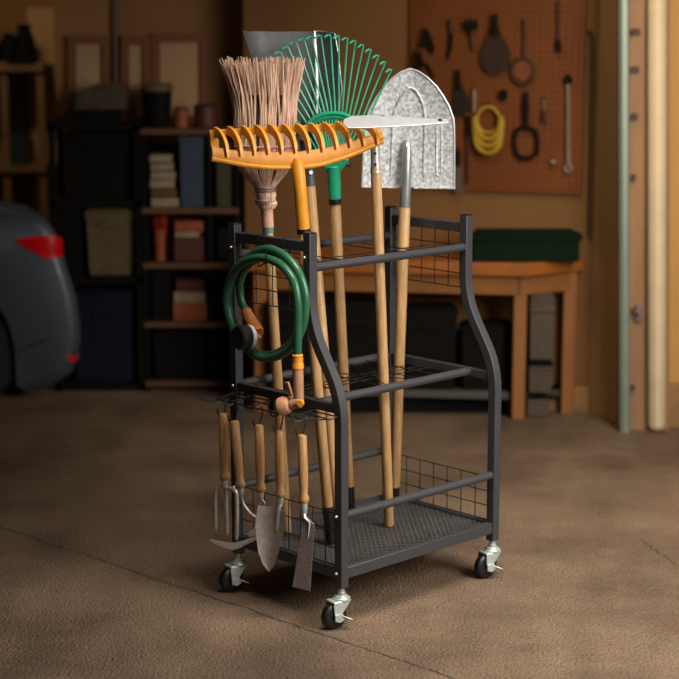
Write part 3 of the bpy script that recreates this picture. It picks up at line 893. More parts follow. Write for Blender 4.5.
# two hanger strips looped over the near top bar
mb = MB()
for u in (.095, .19):
    mb.tube([cart(u, S / 2 + .014, .94), cart(u, S / 2 + .014, .983), cart(u, S / 2 - .014, .983), cart(u, S / 2 - .014, .90)], .0022, 6)
obj('bar_hanger', mb, 'wire', ct)
obj('base_grid', side_grid(S / 2, .004, CD - S, .158, .295, 8, 3), 'wire', ct)
obj('base_grid', side_grid(CW + S / 2, .004, CD - S, .158, .282, 7, 3), 'wire', ct)
# expanded-metal floor of the cart
mb = MB()
u0, u1, v0, v1 = -.004, CD - S + .004, S - .004, CW + .004


def clip(c, sgn):
    pts = []
    # line: (u-u0) = sgn*k*(v) + c  -> clip to rectangle
    k = 1.15
    for v in (v0, v1):
        u = c + sgn * k * (v - v0)
        if u0 <= u <= u1: pts.append((u, v))
    for u in (u0, u1):
        v = v0 + sgn * (u - c) / k
        if v0 < v < v1: pts.append((u, v))
    return pts[:2] if len(pts) >= 2 else None


i = 0
for sgn, step, h, wd in ((1, .0200, .0008, .0021), (-1, .0200, .0005, .0013)):
    c = u0 - 1.15 * (v1 - v0) if sgn > 0 else u0
    while c < (u1 if sgn > 0 else u1 + 1.15 * (v1 - v0)):
        pp = clip(c, sgn)
        if pp and math.hypot(pp[0][0] - pp[1][0], pp[0][1] - pp[1][1]) > .01:
            p, q = cart(*pp[0], .150), cart(*pp[1], .150)
            mb.bar(p, q, Z, h, wd)
        c += step
obj('mesh_floor', mb, mat('lit_mesh_steel', (112, 110, 106), .42, .3), ct)  # bars coloured lighter to stand for the light they catch
mb = MB(); mb.box(cart((u0 + u1) / 2, (v0 + v1) / 2, .143), A * ((u1 - u0) / 2), B * ((v1 - v0) / 2), Z * .002)
obj('floor_pan', mb, 'black', ct)
# bolts
for (u, v, z) in ((-.013, 0, .94), (CT - .02, 0, .94), (-.013, 0, .57), (CD - .018, 0, .292), (CD - .018, 0, .142), (-.013, 0, .292), (CT - .02, 0, .913)):
    if (u, z) == (CT - .02, .913): continue
    mb = MB(); p = cart(u, v, z); mb.lathe(p + B * .002, p - B * .004, [(0, .0048), (.5, .0048), (1, .0025)], 10); obj('bolt', mb, 'bolt', ct)

# casters
RD = V((-math.cos(.62), -math.sin(.62), 0)); AX = V((math.sin(.62), -math.cos(.62), 0))
for u, v in ((CD, 0), (CD, CW), (0, 0), (0, CW)):
    st = cart(u - S / 2, v + S / 2, 0)
    mb = MB()
    mb.lathe(st + Z * .084, st + Z * ZB, [(0, .011), (.45, .011), (.46, .008), (1, .008)], 14)
    cs = obj('caster', mb, 'zinc', ct)
    R_ = .035; wc = st + RD * .024 + Z * R_
    mb = MB()
    mb.lathe(wc - AX * .013, wc + AX * .013, [(0, .014), (.02, .026), (.06, .031), (.2, .0345), (.5, .035), (.8, .0345), (.94, .031), (.98, .026), (1, .014)], 28)
    wh = obj('wheel', mb, 'rubber', cs)
    mb = MB()
    mb.lathe(st + Z * .070, st + Z * .086, [(0, .020), (.3, .023), (.55, .023), (.6, .018), (.8, .018), (1, .012)], 20)
    tp = wc + Z * .004
    for sgn in (-1, 1):
        n_ = AX * sgn
        pl = [st - RD * .018 + Z * .074, st + RD * .034 + Z * .074, st + RD * .036 + Z * .066, wc + RD * .009 + Z * .0, wc + Z * (-.010), wc - RD * .009 + Z * .0]
        mb.prism([p + n_ * .0165 for p in pl], n_ * .0025)
    mb.box(st + RD * .010 + Z * .073, RD * .026, AX * .018, Z * .0025)
    obj('fork', mb, 'zinc', cs, bevel=.001)
    mb = MB(); mb.lathe(wc - AX * .021, wc + AX * .024, [(0, .005), (.9, .005), (.91, .009), (1, .008)], 10); obj('axle', mb, 'zinc', cs)
    mb = MB()
    q = wc + AX * .021
    mb.prism([q - RD * .012 + Z * .008, q + RD * .012 + Z * .010, q + RD * .012 - Z * .008, q - RD * .004 - Z * .014, q - RD * .018 - Z * .008], AX * .004)
    mb.bar(q - RD * .012 + Z * .002, q - RD * .034 - Z * .008 + AX * .012, AX, .014, .003)
    obj('brake_pedal', mb, 'zinc', cs, bevel=.001)

# wire hook rack under the middle shelf
VH = -.062; ZH = .548
hk = thing('hook_rack', 'black wire hook rack clipped under the cart middle shelf', 'hook rack', cart(.18, VH, ZH))
mb = MB(); r = .0021
mb.tube([cart(.0, -.003, .553), cart(.0, VH, ZH), cart(.02, VH - .012, ZH), cart(.34, VH - .006, ZH), cart(.385, -.02, ZH), cart(.388, -.003, .553)], r, 6)
mb.tube([cart(.0, -.003, .553), cart(.388, -.003, .553)], r, 6)
mb.tube([cart(.01, -.03, .551), cart(.38, -.03, .551)], r, 6)
for u in (.06, .14, .22, .30): mb.tube([cart(u, -.003, .554), cart(u, VH - .008, ZH + .001)], r, 6)
obj('rack_wire', mb, 'wire', hk)
HT = [((223, 413), (224.5, 480)), ((234.5, 420.5), (240.5, 488)), ((259, 424.5), (260.5, 492)), ((279.5, 430), (280, 497.5)), ((302, 434.5), (304, 503))]
for (t, b) in HT:
    q = PV(t[0], t[1], VH - .014); uu = (q - O).dot(A); zt_h = q.z
    mb = MB()
    arcp = [cart(uu - .012, VH - .036, ZH + .012), cart(uu - .009, VH - .030, ZH - .003), cart(uu - .004, VH - .012, ZH - .001), cart(uu, VH - .004, ZH + .004), cart(uu + .004, VH - .004, ZH - .002), cart(uu, VH - .014, zt_h - .004), cart(uu - .008, VH - .022, zt_h - .003), cart(uu - .010, VH - .026, zt_h + .012)]
    mb.tube(spline(arcp, 4), .0022, 6)
    obj('hook', mb, 'wire', hk)
mb = MB()
for du, dz in ((0, 0), (.016, -.004)):
    mb.tube(spline([cart(.004 + du, VH, ZH), cart(-.008 + du, VH - .03, ZH - .004), cart(-.016 + du, VH - .05, ZH + .002), cart(-.022 + du, VH - .06, ZH + .018)], 4), .0017, 6)
obj('end_prong', mb, 'wire', hk)

# ------------------------------------------------------------------ hand tools on the hooks
NF = (-B * .6 + V((0, -1, 0))).normalized()
VT = VH - .018


def handtool(name, label, cat, i, fer=9, r=.0118):
    (t, b) = HT[i]
    p0 = PV(t[0], t[1], VT); p1 = PV(b[0], b[1], VT)
    th = thing(name, label, cat, p1, 'hand tools on the hook rack')
    mb = MB(); mb.lathe(p0, p1, [(0, .006), (.012, r * .85), (.04, r), (.55, r * 1.05), (.78, r * .95), (.86, r * .82), (.93, r * 1.15), (.97, r * 1.1), (1, r * .8)], 18)
    obj('handle', mb, 'wood2', th)
    mb = MB(); mb.lathe(p0 - V((0, 0, .001)), p0 + (p0 - p1).normalized() * .0, [(0, .001), (1, .001)], 6)
    d = (p1 - p0).normalized(); pf = p1 + d * (fer * .00255)
    mb = MB(); mb.lathe(p1 - d * .004, pf, [(0, r * .82), (.5, r * .72), (.9, r * .6), (1, r * .45)], 16)
    obj('ferrule', mb, 'zinc', th)
    return th, pf


def H(px, py, p0, off=0.0): return on(px, py, p0, NF) + NF * off


th, pf = handtool('hand_fork', 'three-tined hand fork on the leftmost hook of the cart', 'hand fork', 0, 8)
mb = MB()
mb.tube([pf - V((0, 0, -.008)), H(225.5, 488, pf)], .004, 8)
pts = [H(216, 532, pf), H(215.5, 510, pf), H(215.5, 497, pf), H(217, 489.5, pf), H(221, 487, pf), H(227, 488, pf), H(233, 489.5, pf), H(236.2, 493, pf), H(236.8, 502, pf), H(236.8, 520, pf), H(236.5, 541, pf)]
mb.tube(spline(pts, 4), [.0018] + [.0058] * (4 * 10 - 1) + [.0015], 10)
mb.tube(spline([H(226, 489, pf), H(226.5, 505, pf, .002), H(227, 520, pf, .002), H(227, 536, pf)], 4), [.0058] * 12 + [.0015], 10)
obj('tines', mb, 'tool_steel', th)

th, pf = handtool('hand_weeder', 'sickle-bladed hand weeder hanging second from left', 'weeder', 1, 8)
mb = MB()
mb.tube(spline([pf - V((0, 0, -.006)), H(243, 503, pf), H(249, 512, pf), H(257, 519, pf), H(259.5, 527, pf), H(257, 536, pf), H(249, 542, pf), H(242, 545, pf)], 5), [.0042] * 30 + [.0035] * 6, 10)
obj('neck', mb, 'tool_steel', th)
mb = MB(); mb.prism([H(x, y, pf, .002) for x, y in ((209.5, 539.5), (218, 541), (228, 543), (236, 542.5), (244, 540.5), (251, 538), (255, 537), (249, 543), (241, 547.5), (233, 550), (224, 547.5), (215, 543.5))], -NF * .003)
obj('blade', mb, 'bright', th)

th, pf = handtool('hand_cultivator', 'small hand cultivator with thin bent neck hanging third from left', 'cultivator', 2, 7)
mb = MB()
mb.tube(spline([pf - V((0, 0, -.006)), H(258.5, 504, pf, -.008), H(255.5, 514, pf, -.014), H(253.5, 526, pf, -.016), H(252.5, 535, pf, -.012)], 5), .0028, 8)
mb.prism([H(x, y, pf, -.010) for x, y in ((246, 533), (250, 531), (256, 530), (261, 527), (260, 534), (253, 537), (247, 538))], -NF * .003)
obj('tines', mb, 'tool_steel', th)
mb = MB(); mb.tube(spline([pf + V((0, 0, .004)), H(262, 499, pf, .002), H(264.5, 503, pf, .002), H(262, 507, pf, 0)], 4), .0032, 8); obj('bracket', mb, 'tool_steel', th)

th, pf = handtool('hand_trowel', 'hand trowel with pointed grey blade hanging fourth from left', 'trowel', 3, 9)
cl = []
LE = [(259.5, 504), (258, 520), (258, 535), (260, 550), (264, 563), (269.5, 571.8)]
RE = [(287.5, 511), (286, 525), (283, 540), (279.5, 553), (275, 565), (269.5, 571.9)]
rows = []
for (a, b) in zip(LE, RE):
    row = []
    for k in range(7):
        t = k / 6; x = a[0] + (b[0] - a[0]) * t; y = a[1] + (b[1] - a[1]) * t
        row.append(H(x, y, pf, .004 + .010 * (2 * t - 1) ** 2 * min(1, (b[0] - a[0]) / 20)))
    rows.append(row)
mb = MB(); mb.sheet(rows, -NF * .0018); obj('blade', mb, 'tool_steel', th)
mb = MB(); mb.tube(spline([pf + V((0, 0, .006)), H(279.5, 509, pf, .006), H(278, 524, pf, .006), H(277, 532, pf, .004)], 4), [.0065] * 5 + [.006] * 4 + [.004] * 3 + [.002], 10); obj('shank', mb, 'tool_steel', th)

th, pf = handtool('hand_scraper', 'long flat-bladed hand scraper hanging nearest the cart front post', 'scraper', 4, 11)
mb = MB(); mb.prism([H(x, y, pf, .003) for x, y in ((302.5, 514), (305, 514.5), (314.5, 524), (313.5, 545), (312, 565), (310.5, 591), (292.5, 586.5), (297, 560), (301, 535))], -NF * .003)
obj('blade', mb, 'brown_steel', th, bevel=.0008)
mb = MB(); mb.tube([pf + V((0, 0, .008)), H(305, 517, pf, .004), H(310, 522, pf, .004), H(308.5, 538, pf, .003)], [.005, .0045, .003, .001], 8); obj('shank', mb, 'bright', th)

# ------------------------------------------------------------------ long-handled tools
def long_handle(bot, top, dY, r, up_to=None):
    Bp = PZ(*bot, ZSH - .004); Tp = PY(*top, Bp.y + dY)
    return Bp, Tp


def along(Bp, Tp, py):
    """point of the line that stands at image row py"""
    lo, hi = 0.0, 2.0
    for _ in range(50):
        m_ = (lo + hi) / 2; p = Bp + (Tp - Bp) * m_; q = p - CAM
        yy = 339.5 - F_PX * (q.y * _s + q.z * _c) / (q.y * _c - q.z * _s)
        if yy > py: lo = m_
        else: hi = m_
    return Bp + (Tp - Bp) * lo


def shaft(parent, p, q, r, m='wood', name='handle'):
    mb = MB(); mb.lathe(p, q, [(0, r * .75), (.006, r), (.994, r), (1, r * .8)], 18); return obj(name, mb, m, parent)


def hp(px, py, p0, n, off=0.0): return on(px, py, p0, n) + n * off


# --- straw broom
Bp, Tp = long_handle((287, 533), (267, 212), 0.0, .012)
bro = thing('straw_broom', 'upturned natural straw broom standing left in the cart', 'broom', Bp)
d = (Tp - Bp).normalized(); n_ = V((0.1, -1, 0)); n_ = (n_ - d * n_.dot(d)).normalized()
shaft(bro, Bp, along(Bp, Tp, 231), .0135)
mb = MB(); mb.lathe(along(Bp, Tp, 232.5), along(Bp, Tp, 227), [(0, .0145), (1, .0145)], 16); obj('teal_band', mb, 'teal', bro)
mb = MB(); mb.lathe(along(Bp, Tp, 227.2), along(Bp, Tp, 205), [(0, .0155), (1, .0165)], 16); obj('collar', mb, 'pink_wood', bro)
rowsY = [(208, 7, 267), (203, 9.5, 267), (200, 8, 266.5), (195, 9.5, 266), (191, 9, 265.5), (186, 10, 265), (176, 19, 264.5), (165, 27, 264), (150, 29, 264.5), (120, 29.5, 265), (95, 31.5, 265), (60, 38.5, 263)]


def bpt(k, s, t, grow=1.0):
    y, hw, cx0 = rowsY[k]
    dep = min(hw, 9 + (hw - 9) * .42) * .0026
    return on(cx0 + hw * s * grow, y, Tp, n_) + n_ * (dep * t * grow)


core = MB(); vs = []; K = len(rowsY) - 1
for k in range(K):
    for j in range(18):
        a_ = 2 * math.pi * j / 18; vs.append(bpt(k, math.cos(a_), math.sin(a_), .82))
fs = [tuple(range(18))[::-1], tuple((K - 1) * 18 + j for j in range(18))]
for k in range(K - 1):
    for j in range(18): fs.append((k * 18 + j, k * 18 + (j + 1) % 18, (k + 1) * 18 + (j + 1) % 18, (k + 1) * 18 + j))
core.add(vs, fs); obj('straw_core', core, 'straw_core', bro)
br = MB()
for i in range(215):
    a_ = random.uniform(0, 2 * math.pi); rr = 1.0 if i < 190 else math.sqrt(random.uniform(.1, 1))
    s, t = rr * math.cos(a_), rr * math.sin(a_)
    k0 = 0 if i < 130 else 8
    pts = [bpt(k, s, t) for k in range(k0, len(rowsY))]
    if i >= 130:
        pts[0] = bpt(k0, s * .95, t * .95)
    # free ends wander
    j1 = random.uniform(-.014, .014); j2 = random.uniform(-.012, .010)
    pts[-1] = pts[-1] + V((j1, random.uniform(-.01, .01), j2)); pts[-2] = pts[-2] + V((j1 * .3 + random.uniform(-.004, .004), random.uniform(-.006, .004), 0)); pts[-3] = pts[-3] + V((random.uniform(-.004, .004), random.uniform(-.005, .003), 0))
    pts = spline(pts, 2)
    br.tube(pts, [random.uniform(.0023, .0032)] * (len(pts) - 2) + [.0022, .0016], 5)
obj('bristles', br, 'bristle', bro)
sb = MB()
for y, hw in ((146, 29.4), (151, 29.4), (156, 29)):
    pts = []
    for j in range(28):
        a_ = 2 * math.pi * j / 28
        pts.append(on(264.5 + hw * 1.03 * math.cos(a_), y + random.uniform(-.6, .6), Tp, n_) + n_ * ((9 + (hw - 9) * .42) * .0026 * 1.08 * math.sin(a_)))
    sb.tube(pts, .0025, 6, True)
obj('stitching', sb, 'stitch', bro)
sb = MB()
for y, hw in ((188, 9.6), (190.5, 9.6), (201, 9), (203, 9)):
    pts = [on(265.6 + hw * 1.1 * math.cos(2 * math.pi * j / 20), y, Tp, n_) + n_ * (hw * .0028 * math.sin(2 * math.pi * j / 20)) for j in range(20)]
    sb.tube(pts, .0024, 6, True)
obj('binding_wire', sb, 'brown_steel', bro)

# --- orange rake
Bp, Tp = long_handle((331, 543), (301, 200), -.05, .0145)
orr = thing('orange_rake', 'orange plastic rake with arched teeth upturned at the cart front', 'rake', Bp)
mb = MB(); mb.lathe(Bp, along(Bp, Tp, 506), [(0, .012), (.1, .0150), (1, .0155)], 16); obj('end_sleeve', mb, 'rubber', orr)
shaft(orr, along(Bp, Tp, 508), along(Bp, Tp, 228), .0145)
mb = MB(); mb.lathe(along(Bp, Tp, 233), along(Bp, Tp, 228.5), [(0, .0175), (1, .0175)], 18); obj('socket_ring', mb, 'rubber', orr)
th0, th1 = along(Bp, Tp, 229), along(Bp, Tp, 158)
mb = MB(); mb.lathe(th0, th1, [(0, .0172), (.5, .0166), (.92, .0165), (1, .008)], 18); obj('socket', mb, 'orange', orr)
d = (Tp - Bp).normalized()
nh = V((math.sin(.52), -math.cos(.52), -.04)).normalized()
pc = along(Bp, Tp, 160) - nh * .006
def R_(px, py, off=0.0): return on(px, py, pc, nh) + nh * off
def curve_y(pts, x):
    for (x0, y0), (x1, y1) in zip(pts, pts[1:]):
        if x0 <= x <= x1: return y0 + (y1 - y0) * (x - x0) / (x1 - x0)
    return pts[0][1] if x < pts[0][0] else pts[-1][1]
TOPE = [(210, 131), (250, 128.5), (297, 126.5), (340, 124.5), (383, 123)]
MIDE = [(210, 146), (230, 150), (260, 152.5), (297, 152.5), (330, 148), (360, 140), (383, 132)]
BOTE = [(210, 159), (225, 161.5), (245, 165.5), (270, 168), (297, 168), (320, 165.5), (345, 158), (365, 150), (383, 142)]
xs = [212 + (383 - 212) * i / 40 for i in range(41)]
rows = []
for x in xs:
    yt_, ym, yb = curve_y(TOPE, x), curve_y(MIDE, x), curve_y(BOTE, x)
    rows.append([R_(x, ym, -.002), R_(x, (ym + yb) / 2, .004), R_(x, yb, .0)])
mb = MB(); mb.sheet(rows, -nh * .010)
mb.tube([R_(x, curve_y(BOTE, x) - .5, -.003) for x in xs], .0065, 8)
rows = [[R_(x, curve_y(TOPE, x) - .2, -.010), R_(x, curve_y(TOPE, x) + 5.2, -.010)] for x in xs]
mb.sheet(rows, -nh * .007)
# end webs joining lower web to upper rail
mb.prism([R_(211.5, 131, -.010), R_(219, 131, -.006), R_(220, 160.3, 0), R_(213, 159.7, -.004)], -nh * .01)
mb.prism([R_(376, 125, -.010), R_(383, 124, -.010), R_(383, 141, -.0), R_(376, 144, -.0)], -nh * .01)
obj('rake_head', mb, 'orange', orr)
NT = 12
for i in range(NT):
    x = 217 + (366 - 217) * i / (NT - 1)
    yt_ = curve_y(TOPE, x); h = 26 if i < 8 else 24 - (i - 8) * 1.2
    cxp = [(x, yt_ + 1.5 + (h - 3) * (1 - math.cos(a_)), -.012 + .068 * math.sin(a_)) for a_ in (0, .3, .6, .9, 1.2, 1.57)]
    # arc lying in the plane of the head normal and the vertical of the head
    base = R_(x, yt_ + 1.5); dn = (R_(x, yt_ + 21.5) - base) / 20
    arcs = [base + dn * (y - yt_ - 1.5) + nh * o_ for _, y, o_ in cxp]
    arcs = spline(arcs, 4)
    tl = (R_(x + 5, yt_) - R_(x, yt_)).normalized()
    mb = MB(); k = len(arcs); rows = []
    for q in range(k):
        t_ = (arcs[min(q + 1, k - 1)] - arcs[max(q - 1, 0)]).normalized(); nn = t_.cross(tl).normalized()
        wd = .0042 if q < k - 3 else .0030; hh = .0115 - .005 * q / k
        rows.append([arcs[q] - tl * wd + nn * hh, arcs[q] + tl * wd + nn * hh, arcs[q] + tl * wd - nn * hh, arcs[q] - tl * wd - nn * hh])
    vs = [p for r0 in rows for p in r0]; fs = [(0, 1, 2, 3), tuple((k - 1) * 4 + j for j in (3, 2, 1, 0))]
    for q in range(k - 1):
        for j in range(4): fs.append((q * 4 + j, q * 4 + (j + 1) % 4, q * 4 + 4 + (j + 1) % 4, q * 4 + 4 + j))
    mb.add(vs, fs); obj('tooth', mb, 'orange', orr)

# --- grey shovel
Bp, Tp = long_handle((339, 531), (309, 172), .135, .0145)
gs = thing('grey_shovel', 'flat dark grey shovel standing upturned behind the straw broom', 'shovel', Bp)
mb = MB(); mb.lathe(Bp, along(Bp, Tp, 508), [(0, .012), (.1, .0150), (1, .0155)], 16); obj('end_sleeve', mb, 'rubber', gs)
shaft(gs, along(Bp, Tp, 510), along(Bp, Tp, 178), .0140)
mb = MB(); mb.lathe(along(Bp, Tp, 186), along(Bp, Tp, 140), [(0, .0160), (.4, .0158), (1, .019)], 16); obj('socket', mb, 'dark_steel', gs)
d = (Tp - Bp).normalized(); n_ = V((0.28, -1, 0.02)); n_ = (n_ - d * n_.dot(d)).normalized()
q = along(Bp, Tp, 173); mb = MB(); mb.lathe(q + n_ * .012, q + n_ * .021, [(0, .007), (1, .005)], 10); obj('rivet', mb, 'bolt', gs)
pc2 = along(Bp, Tp, 120)
def G(px, py, off=0.0): return on(px, py, pc2, n_) + n_ * off
rows = []
for (y, xa, xb, xc, xd, xe_) in ((31.5, 240.5, 247, 317, 326, 330), (60, 250, 256, 318.5, 329, 334), (90, 257, 263, 319.5, 331.5, 337), (115, 264, 269, 319, 331, 336), (135, 276, 281, 318, 326, 330), (150, 297, 299, 315, 318, 321)):
    row = []
    fk = 1 if y < 100 else .6 if y < 120 else .3
    for x, o_ in ((xa, .022), (xb, .002), ((xb * .75 + xc * .25), .0), ((xb + xc) / 2, -.002), (xb * .25 + xc * .75, 0), (xc - 3, .003), (xc + 1, .008), (xd, .032), (xe_, .050)):
        row.append(G(x, y + (5 if o_ > .04 else 2.5 if o_ > .03 else 0) * (y < 40), o_ * fk))
    rows.append(row)
mb = MB(); mb.sheet(rows, -n_ * .003); obj('blade', mb, 'dark_steel', gs, smooth=50)
mb = MB(); mb.tube([r0[8] for r0 in rows[:5]], .0013, 6); mb.tube(rows[0][5:], .0014, 6); obj('rolled_edge', mb, 'bright', gs)
mb = MB(); mb.tube([r0[5] - n_ * .002 for r0 in rows[:5]], [.005, .0075, .008, .0075, .005], 8); obj('fold_highlight', mb, 'tube_steel', gs)  # bright strip built in as the highlight along the blade fold
mb = MB(); mb.tube([G(310, 152, .006), G(312.5, 120, .006), G(315, 80, .004), G(316, 45, .0)], [.012, .009, .005, .002], 10); obj('centre_rib', mb, 'dark_steel', gs)

# --- green fan rake
Bp, Tp = long_handle((350, 514), (335, 200), -.045, .0145)
gr = thing('fan_rake', 'green fan leaf rake upturned behind the orange rake', 'rake', Bp)
mb = MB(); mb.lathe(Bp, along(Bp, Tp, 486), [(0, .012), (.1, .0152), (1, .0158)], 16); obj('end_sleeve', mb, 'rubber', gr)
shaft(gr, along(Bp, Tp, 488), along(Bp, Tp, 200), .0148)
mb = MB(); mb.lathe(along(Bp, Tp, 204), along(Bp, Tp, 199), [(0, .0175), (1, .0175)], 18); obj('socket_ring', mb, 'rubber', gr)
d = (Tp - Bp).normalized(); n_ = V((-.08, -1, 0.1)); n_ = (n_ - d * n_.dot(d)).normalized()
pc3 = along(Bp, Tp, 165)
def K_(px, py, off=0.0): return on(px, py, pc3, n_) + n_ * off
mb = MB(); mb.lathe(along(Bp, Tp, 199.5), along(Bp, Tp, 166), [(0, .0168), (.7, .0175), (1, .019)], 18)
mb.prism([K_(x, y, .010) for x, y in ((327.5, 172), (340.5, 172), (349, 160), (346, 157), (322, 157), (319.5, 160))], -n_ * .02)
obj('socket', mb, 'green', gr, bevel=.003)
mb = MB()
arc_ = [(303, 133), (306.5, 126), (313, 119), (322, 114.5), (333, 113), (344, 114.5), (353, 119), (360, 126), (364, 134)]
pth = spline([K_(x, y, .004) for x, y in arc_], 4)
mb.tube(pth, .006, 8); mb.tube([p - n_ * .004 - V((0, 0, .010)) for p in pth], .006, 8)
obj('spacer_arc', mb, 'green', gr)
# wing nut at the hub
mb = MB(); q = K_(347, 164, .0); mb.tube([q, q + V((.008, 0, -.004)), q + V((.014, 0, .004))], [.006, .005, .003], 8); obj('clamp_screw', mb, 'black', gr)
tips = [(262, 74), (266.5, 66), (273, 58.5), (280.5, 52), (288, 47), (296, 42), (304, 38.8), (312, 37), (321, 35.5), (330.5, 35), (339, 36), (347.5, 38), (355.5, 41), (363.5, 45), (371, 49.5), (378.5, 55.5), (385.5, 62), (391.5, 69.5)]
NTT = len(tips)
for i, (tx, ty) in enumerate(tips):
    f_ = i / (NTT - 1); hx = 323 + 21 * f_; ax_ = 304.5 + 58 * f_; ay_ = curve_y(arc_, ax_)
    mb = MB()
    mb.tube(spline([K_(hx, 160, 0), K_(ax_ * .97 + 333.5 * .03, ay_ + 2, 0), K_((ax_ + tx) / 2, (ay_ + ty) / 2, .002), K_(tx, ty, .004)], 4) + [K_(tx - 2.2, ty - .3, .010), K_(tx - 5.2, ty + 1.6, .03)], .0025, 6)
    obj('tine', mb, 'tine_green', gr)

# --- hoe with the bright blade
Bp, Tp = long_handle((389, 526), (376, 175), -.045, .0145)
ho = thing('garden_hoe', 'garden hoe with bright steel blade turned level above the orange rake', 'hoe', Bp)
shaft(ho, Bp, along(Bp, Tp, 166), .0142)
mb = MB(); mb.lathe(along(Bp, Tp, 172), along(Bp, Tp, 121), [(0, .0150), (.15, .0125), (.6, .0118), (1, .008)], 16); obj('ferrule', mb, 'bright', ho)
n_ = V((0, -1, 0))
for py in (153, 164):
    q = along(Bp, Tp, py); mb = MB(); mb.lathe(q - V((0, .010, 0)), q - V((0, .0165, 0)), [(0, .004), (1, .003)], 8); obj('rivet', mb, 'wire', ho)
zc = along(Bp, Tp, 122).z; pc4 = along(Bp, Tp, 122) - V((0, .17, 0))
pl = [(344, 119.5), (343, 122.5), (344.5, 126), (349, 128.2), (365, 128.2), (392, 127), (418, 125.5), (441, 123.8), (449, 123), (448, 120), (440, 119.2), (420, 118.6), (395, 116.8), (372, 115.6), (352, 116.4)]
mb = MB()
n4 = V((.10, -.46, .88)).normalized()
top = [on(x, y, pc4, n4) + n4 * .002 for x, y in pl]
mb.prism(top, -n4 * .004); obj('blade', mb, 'bright', ho, bevel=.001)
mb = MB(); q = along(Bp, Tp, 122); e = on(383, 118, pc4, n4) - n4 * .002; mb.tube(spline([q - d * .01, q + V((0, -.012, .006)), e + V((0, .05, .000)), e], 4), [.009] * 4 + [.008] * 4 + [.007] * 5, 10); obj('neck', mb, 'tube_steel', ho)
mb = MB(); q = on(440, 121, pc4, n4) + n4 * .002; mb.lathe(q, q + n4 * .002, [(0, .006), (1, .005)], 10); obj('rivet', mb, 'wire', ho)

# --- galvanised spade
Bp, Tp = long_handle((394, 501), (405, 200), -.05, .0150)
sp = thing('steel_spade', 'bright galvanised spade with arched rib upturned at cart right', 'spade', Bp)
mb = MB(); mb.lathe(Bp, along(Bp, Tp, 486), [(0, .012), (.2, .0152), (1, .0158)], 16); obj('end_sleeve', mb, 'rubber', sp)
shaft(sp, along(Bp, Tp, 488), along(Bp, Tp, 206), .0158)
d = (Tp - Bp).normalized(); n_ = V((0.10, -1, 0.0)); n_ = (n_ - d * n_.dot(d)).normalized()
s0 = along(Bp, Tp, 208.5)
pc5 = along(Bp, Tp, 150) - n_ * .018
def Q(px, py, off=0.0): return on(px, py, pc5, n_) + n_ * off
mb = MB(); mb.tube([s0, Q(405.2, 180, .017), Q(406.5, 150, .010), Q(407, 143, .004), Q(407, 140, -.002)], [.0150, .0142, .0135, .011, .004], 16); obj('socket', mb, 'tube_steel', sp)
LT = [(410.5, 69), (401.5, 72), (392, 78.5), (383.5, 87), (376, 97), (369.5, 108), (365, 120), (363.5, 135), (362.5, 160), (361.5, 187)]
RT = [(410.5, 69), (418.5, 71.5), (427.5, 77.5), (436, 86), (443, 96), (449, 107), (453, 119), (453.8, 135), (453.8, 160), (453.5, 188)]
rows = []
for (a, b) in zip(LT, RT):
    row = []
    for k in range(9):
        t = k / 8; x = a[0] + (b[0] - a[0]) * t; y = a[1] + (b[1] - a[1]) * t
        row.append(Q(x, y, .016 * (2 * t - 1) ** 2 * (b[0] - a[0]) / 94 - .006))
    rows.append(row)
mb = MB(); mb.sheet(rows, -n_ * .003)
mb.bar(Q(362, 186, .008) , Q(400, 187.5, -.006), n_, .012, .004); mb.bar(Q(414, 187.8, -.006), Q(455, 187.5, .008), n_, .012, .004)
obj('blade', mb, 'galv', sp, smooth=30)
mb = MB()
def rib(pts, r=.0038):
    mb.tube(spline([Q(x, y, o_) for x, y, o_ in pts], 4), r, 8)
rib([(391, 176, -.003), (392, 150, -.003), (393, 122, -.003), (396, 108, -.003), (402, 96, -.003), (408, 89, -.003), (411, 88, -.003), (415, 90, -.003), (420, 97, -.003), (424, 108, -.003), (425, 122, -.003), (424.5, 150, -.003), (424, 176, -.003)])
rib([(436.5, 174, .0005), (436.5, 126, .0005)], .003); rib([(441, 174, .002), (441.5, 126, .002)], .003); rib([(436.5, 174, 0), (438.7, 176, .001), (441, 174, .002)], .003)
rib([(376, 174, .001), (377, 128, .001)], .0035)
obj('pressed_ribs', mb, 'galv', sp)
mb = MB(); mb.tube([r0[0] for r0 in rows], .0028, 8); mb.tube([r0[8] for r0 in rows], .0028, 8); obj('rolled_edge', mb, 'bright', sp)

# ------------------------------------------------------------------ hose coil hanging on the near side
path = [(247, 313, 30), (241, 300, 32), (240, 281, 34), (249, 264, 36), (267, 256.5, 38), (284, 265, 38), (296.5, 285, 36), (300.5, 310, 34), (296, 335, 34), (283, 350, 34), (265, 355.5, 34), (249, 348, 36),
        (237, 331, 40), (230.5, 310, 44), (230, 290, 46), (237, 271, 46), (250, 256, 46), (266, 249, 46), (282, 254, 46), (296, 268, 44), (304, 288, 42), (305.5, 308, 42), (301, 331, 44), (288, 350, 48), (268, 358.5, 50),
        (250, 352, 52), (237, 336, 54), (228, 312, 56), (227, 293, 58), (233, 274, 60), (246, 261, 62), (264, 258, 62), (281, 265, 62), (293, 280, 62), (297.5, 300, 62), (298, 325, 60), (297.5, 356, 58)]
hz = [PV(x, y, -v / 1000.) for x, y, v in path]
hs = thing('garden_hose', 'coiled green garden hose hanging on the cart left side', 'hose', PV(266, 360, -.04))
hz_s = spline(hz, 5)
mb = MB(); mb.tube(hz_s, .0108, 12); obj('hose_tube', mb, 'hose', hs)
mb = MB(); mb.tube([cart(.095, S / 2 - .01, .90), PV(266, 262, -.02), PV(266, 264, -.075), PV(266, 254, -.085)], .0022, 6); obj('hanging_hook', mb, 'wire', hs)
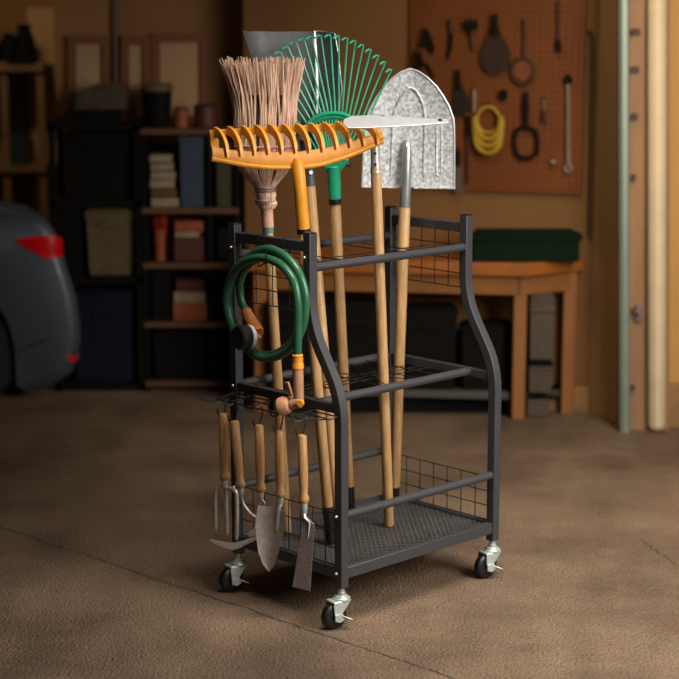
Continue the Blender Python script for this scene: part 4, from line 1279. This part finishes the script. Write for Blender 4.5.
# short connector and dark tap cap on one end
q0 = PV(245.5, 311, -.032); q1 = PV(251.5, 322, -.040); q2 = PV(258, 333, -.05); q3 = PV(251, 338, -.06)
mb = MB(); mb.lathe(q0, q1, [(0, .014), (.15, .0155), (.3, .014), (.8, .0155), (1, .013)], 14)
mb.tube(spline([q1, PV(256, 328, -.044), q2], 4), [.015] * 5 + [.016] * 4, 12)
mb.lathe(q2, PV(249, 338, -.062), [(0, .015), (.5, .018), (1, .017)], 14)
obj('hose_connector', mb, 'copper', hs)
e0 = PV(251, 336.5, -.058); dirn = V((-.80, -.60, .02)).normalized()
mb = MB(); mb.lathe(e0, e0 + dirn * .012, [(0, .030), (1, .032)], 22); obj('cap_ring', mb, 'white', hs)
mb = MB(); mb.lathe(e0 + dirn * .010, e0 + dirn * .042, [(0, .028), (.2, .0325), (.85, .0325), (1, .028)], 22); obj('tap_cap', mb, 'black', hs)
# coupling and spray nozzle on the other end
n0 = PV(297.5, 354, -.058); n1 = PV(297.8, 368, -.058); n2 = PV(299, 402, -.058)
mb = MB(); mb.lathe(n0, n1, [(0, .0125), (.1, .0145), (.2, .013), (.35, .0145), (.5, .013), (.65, .0145), (.8, .015), (1, .0155)], 16); obj('coupling', mb, 'orange', hs)
mb = MB(); mb.lathe(n1, n2, [(0, .0135), (.1, .0138), (1, .0125)], 16)
c0 = PV(301, 402.5, -.060); c1_ = PV(278.5, 407, -.085)
mb.lathe(c0, c1_, [(0, .010), (.05, .0135), (.4, .0135), (.43, .0115), (.48, .0115), (.53, .019), (.72, .0245), (.92, .0235), (1, .017)], 18)
nz = obj('spray_nozzle', mb, 'tan', hs)
mb = MB(); mb.bar(PV(291.5, 398, -.07), PV(286.5, 382, -.078), A, .016, .006); mb.tube([PV(293, 402, -.066), PV(291, 396, -.071)], .007, 8); obj('trigger', mb, 'tan', nz, bevel=.001)
mb = MB(); q = PV(301.5, 402.5, -.062); mb.lathe(q - NF * -.004, q + NF * .014, [(0, .009), (1, .008)], 12); obj('end_plug', mb, 'orange', nz)
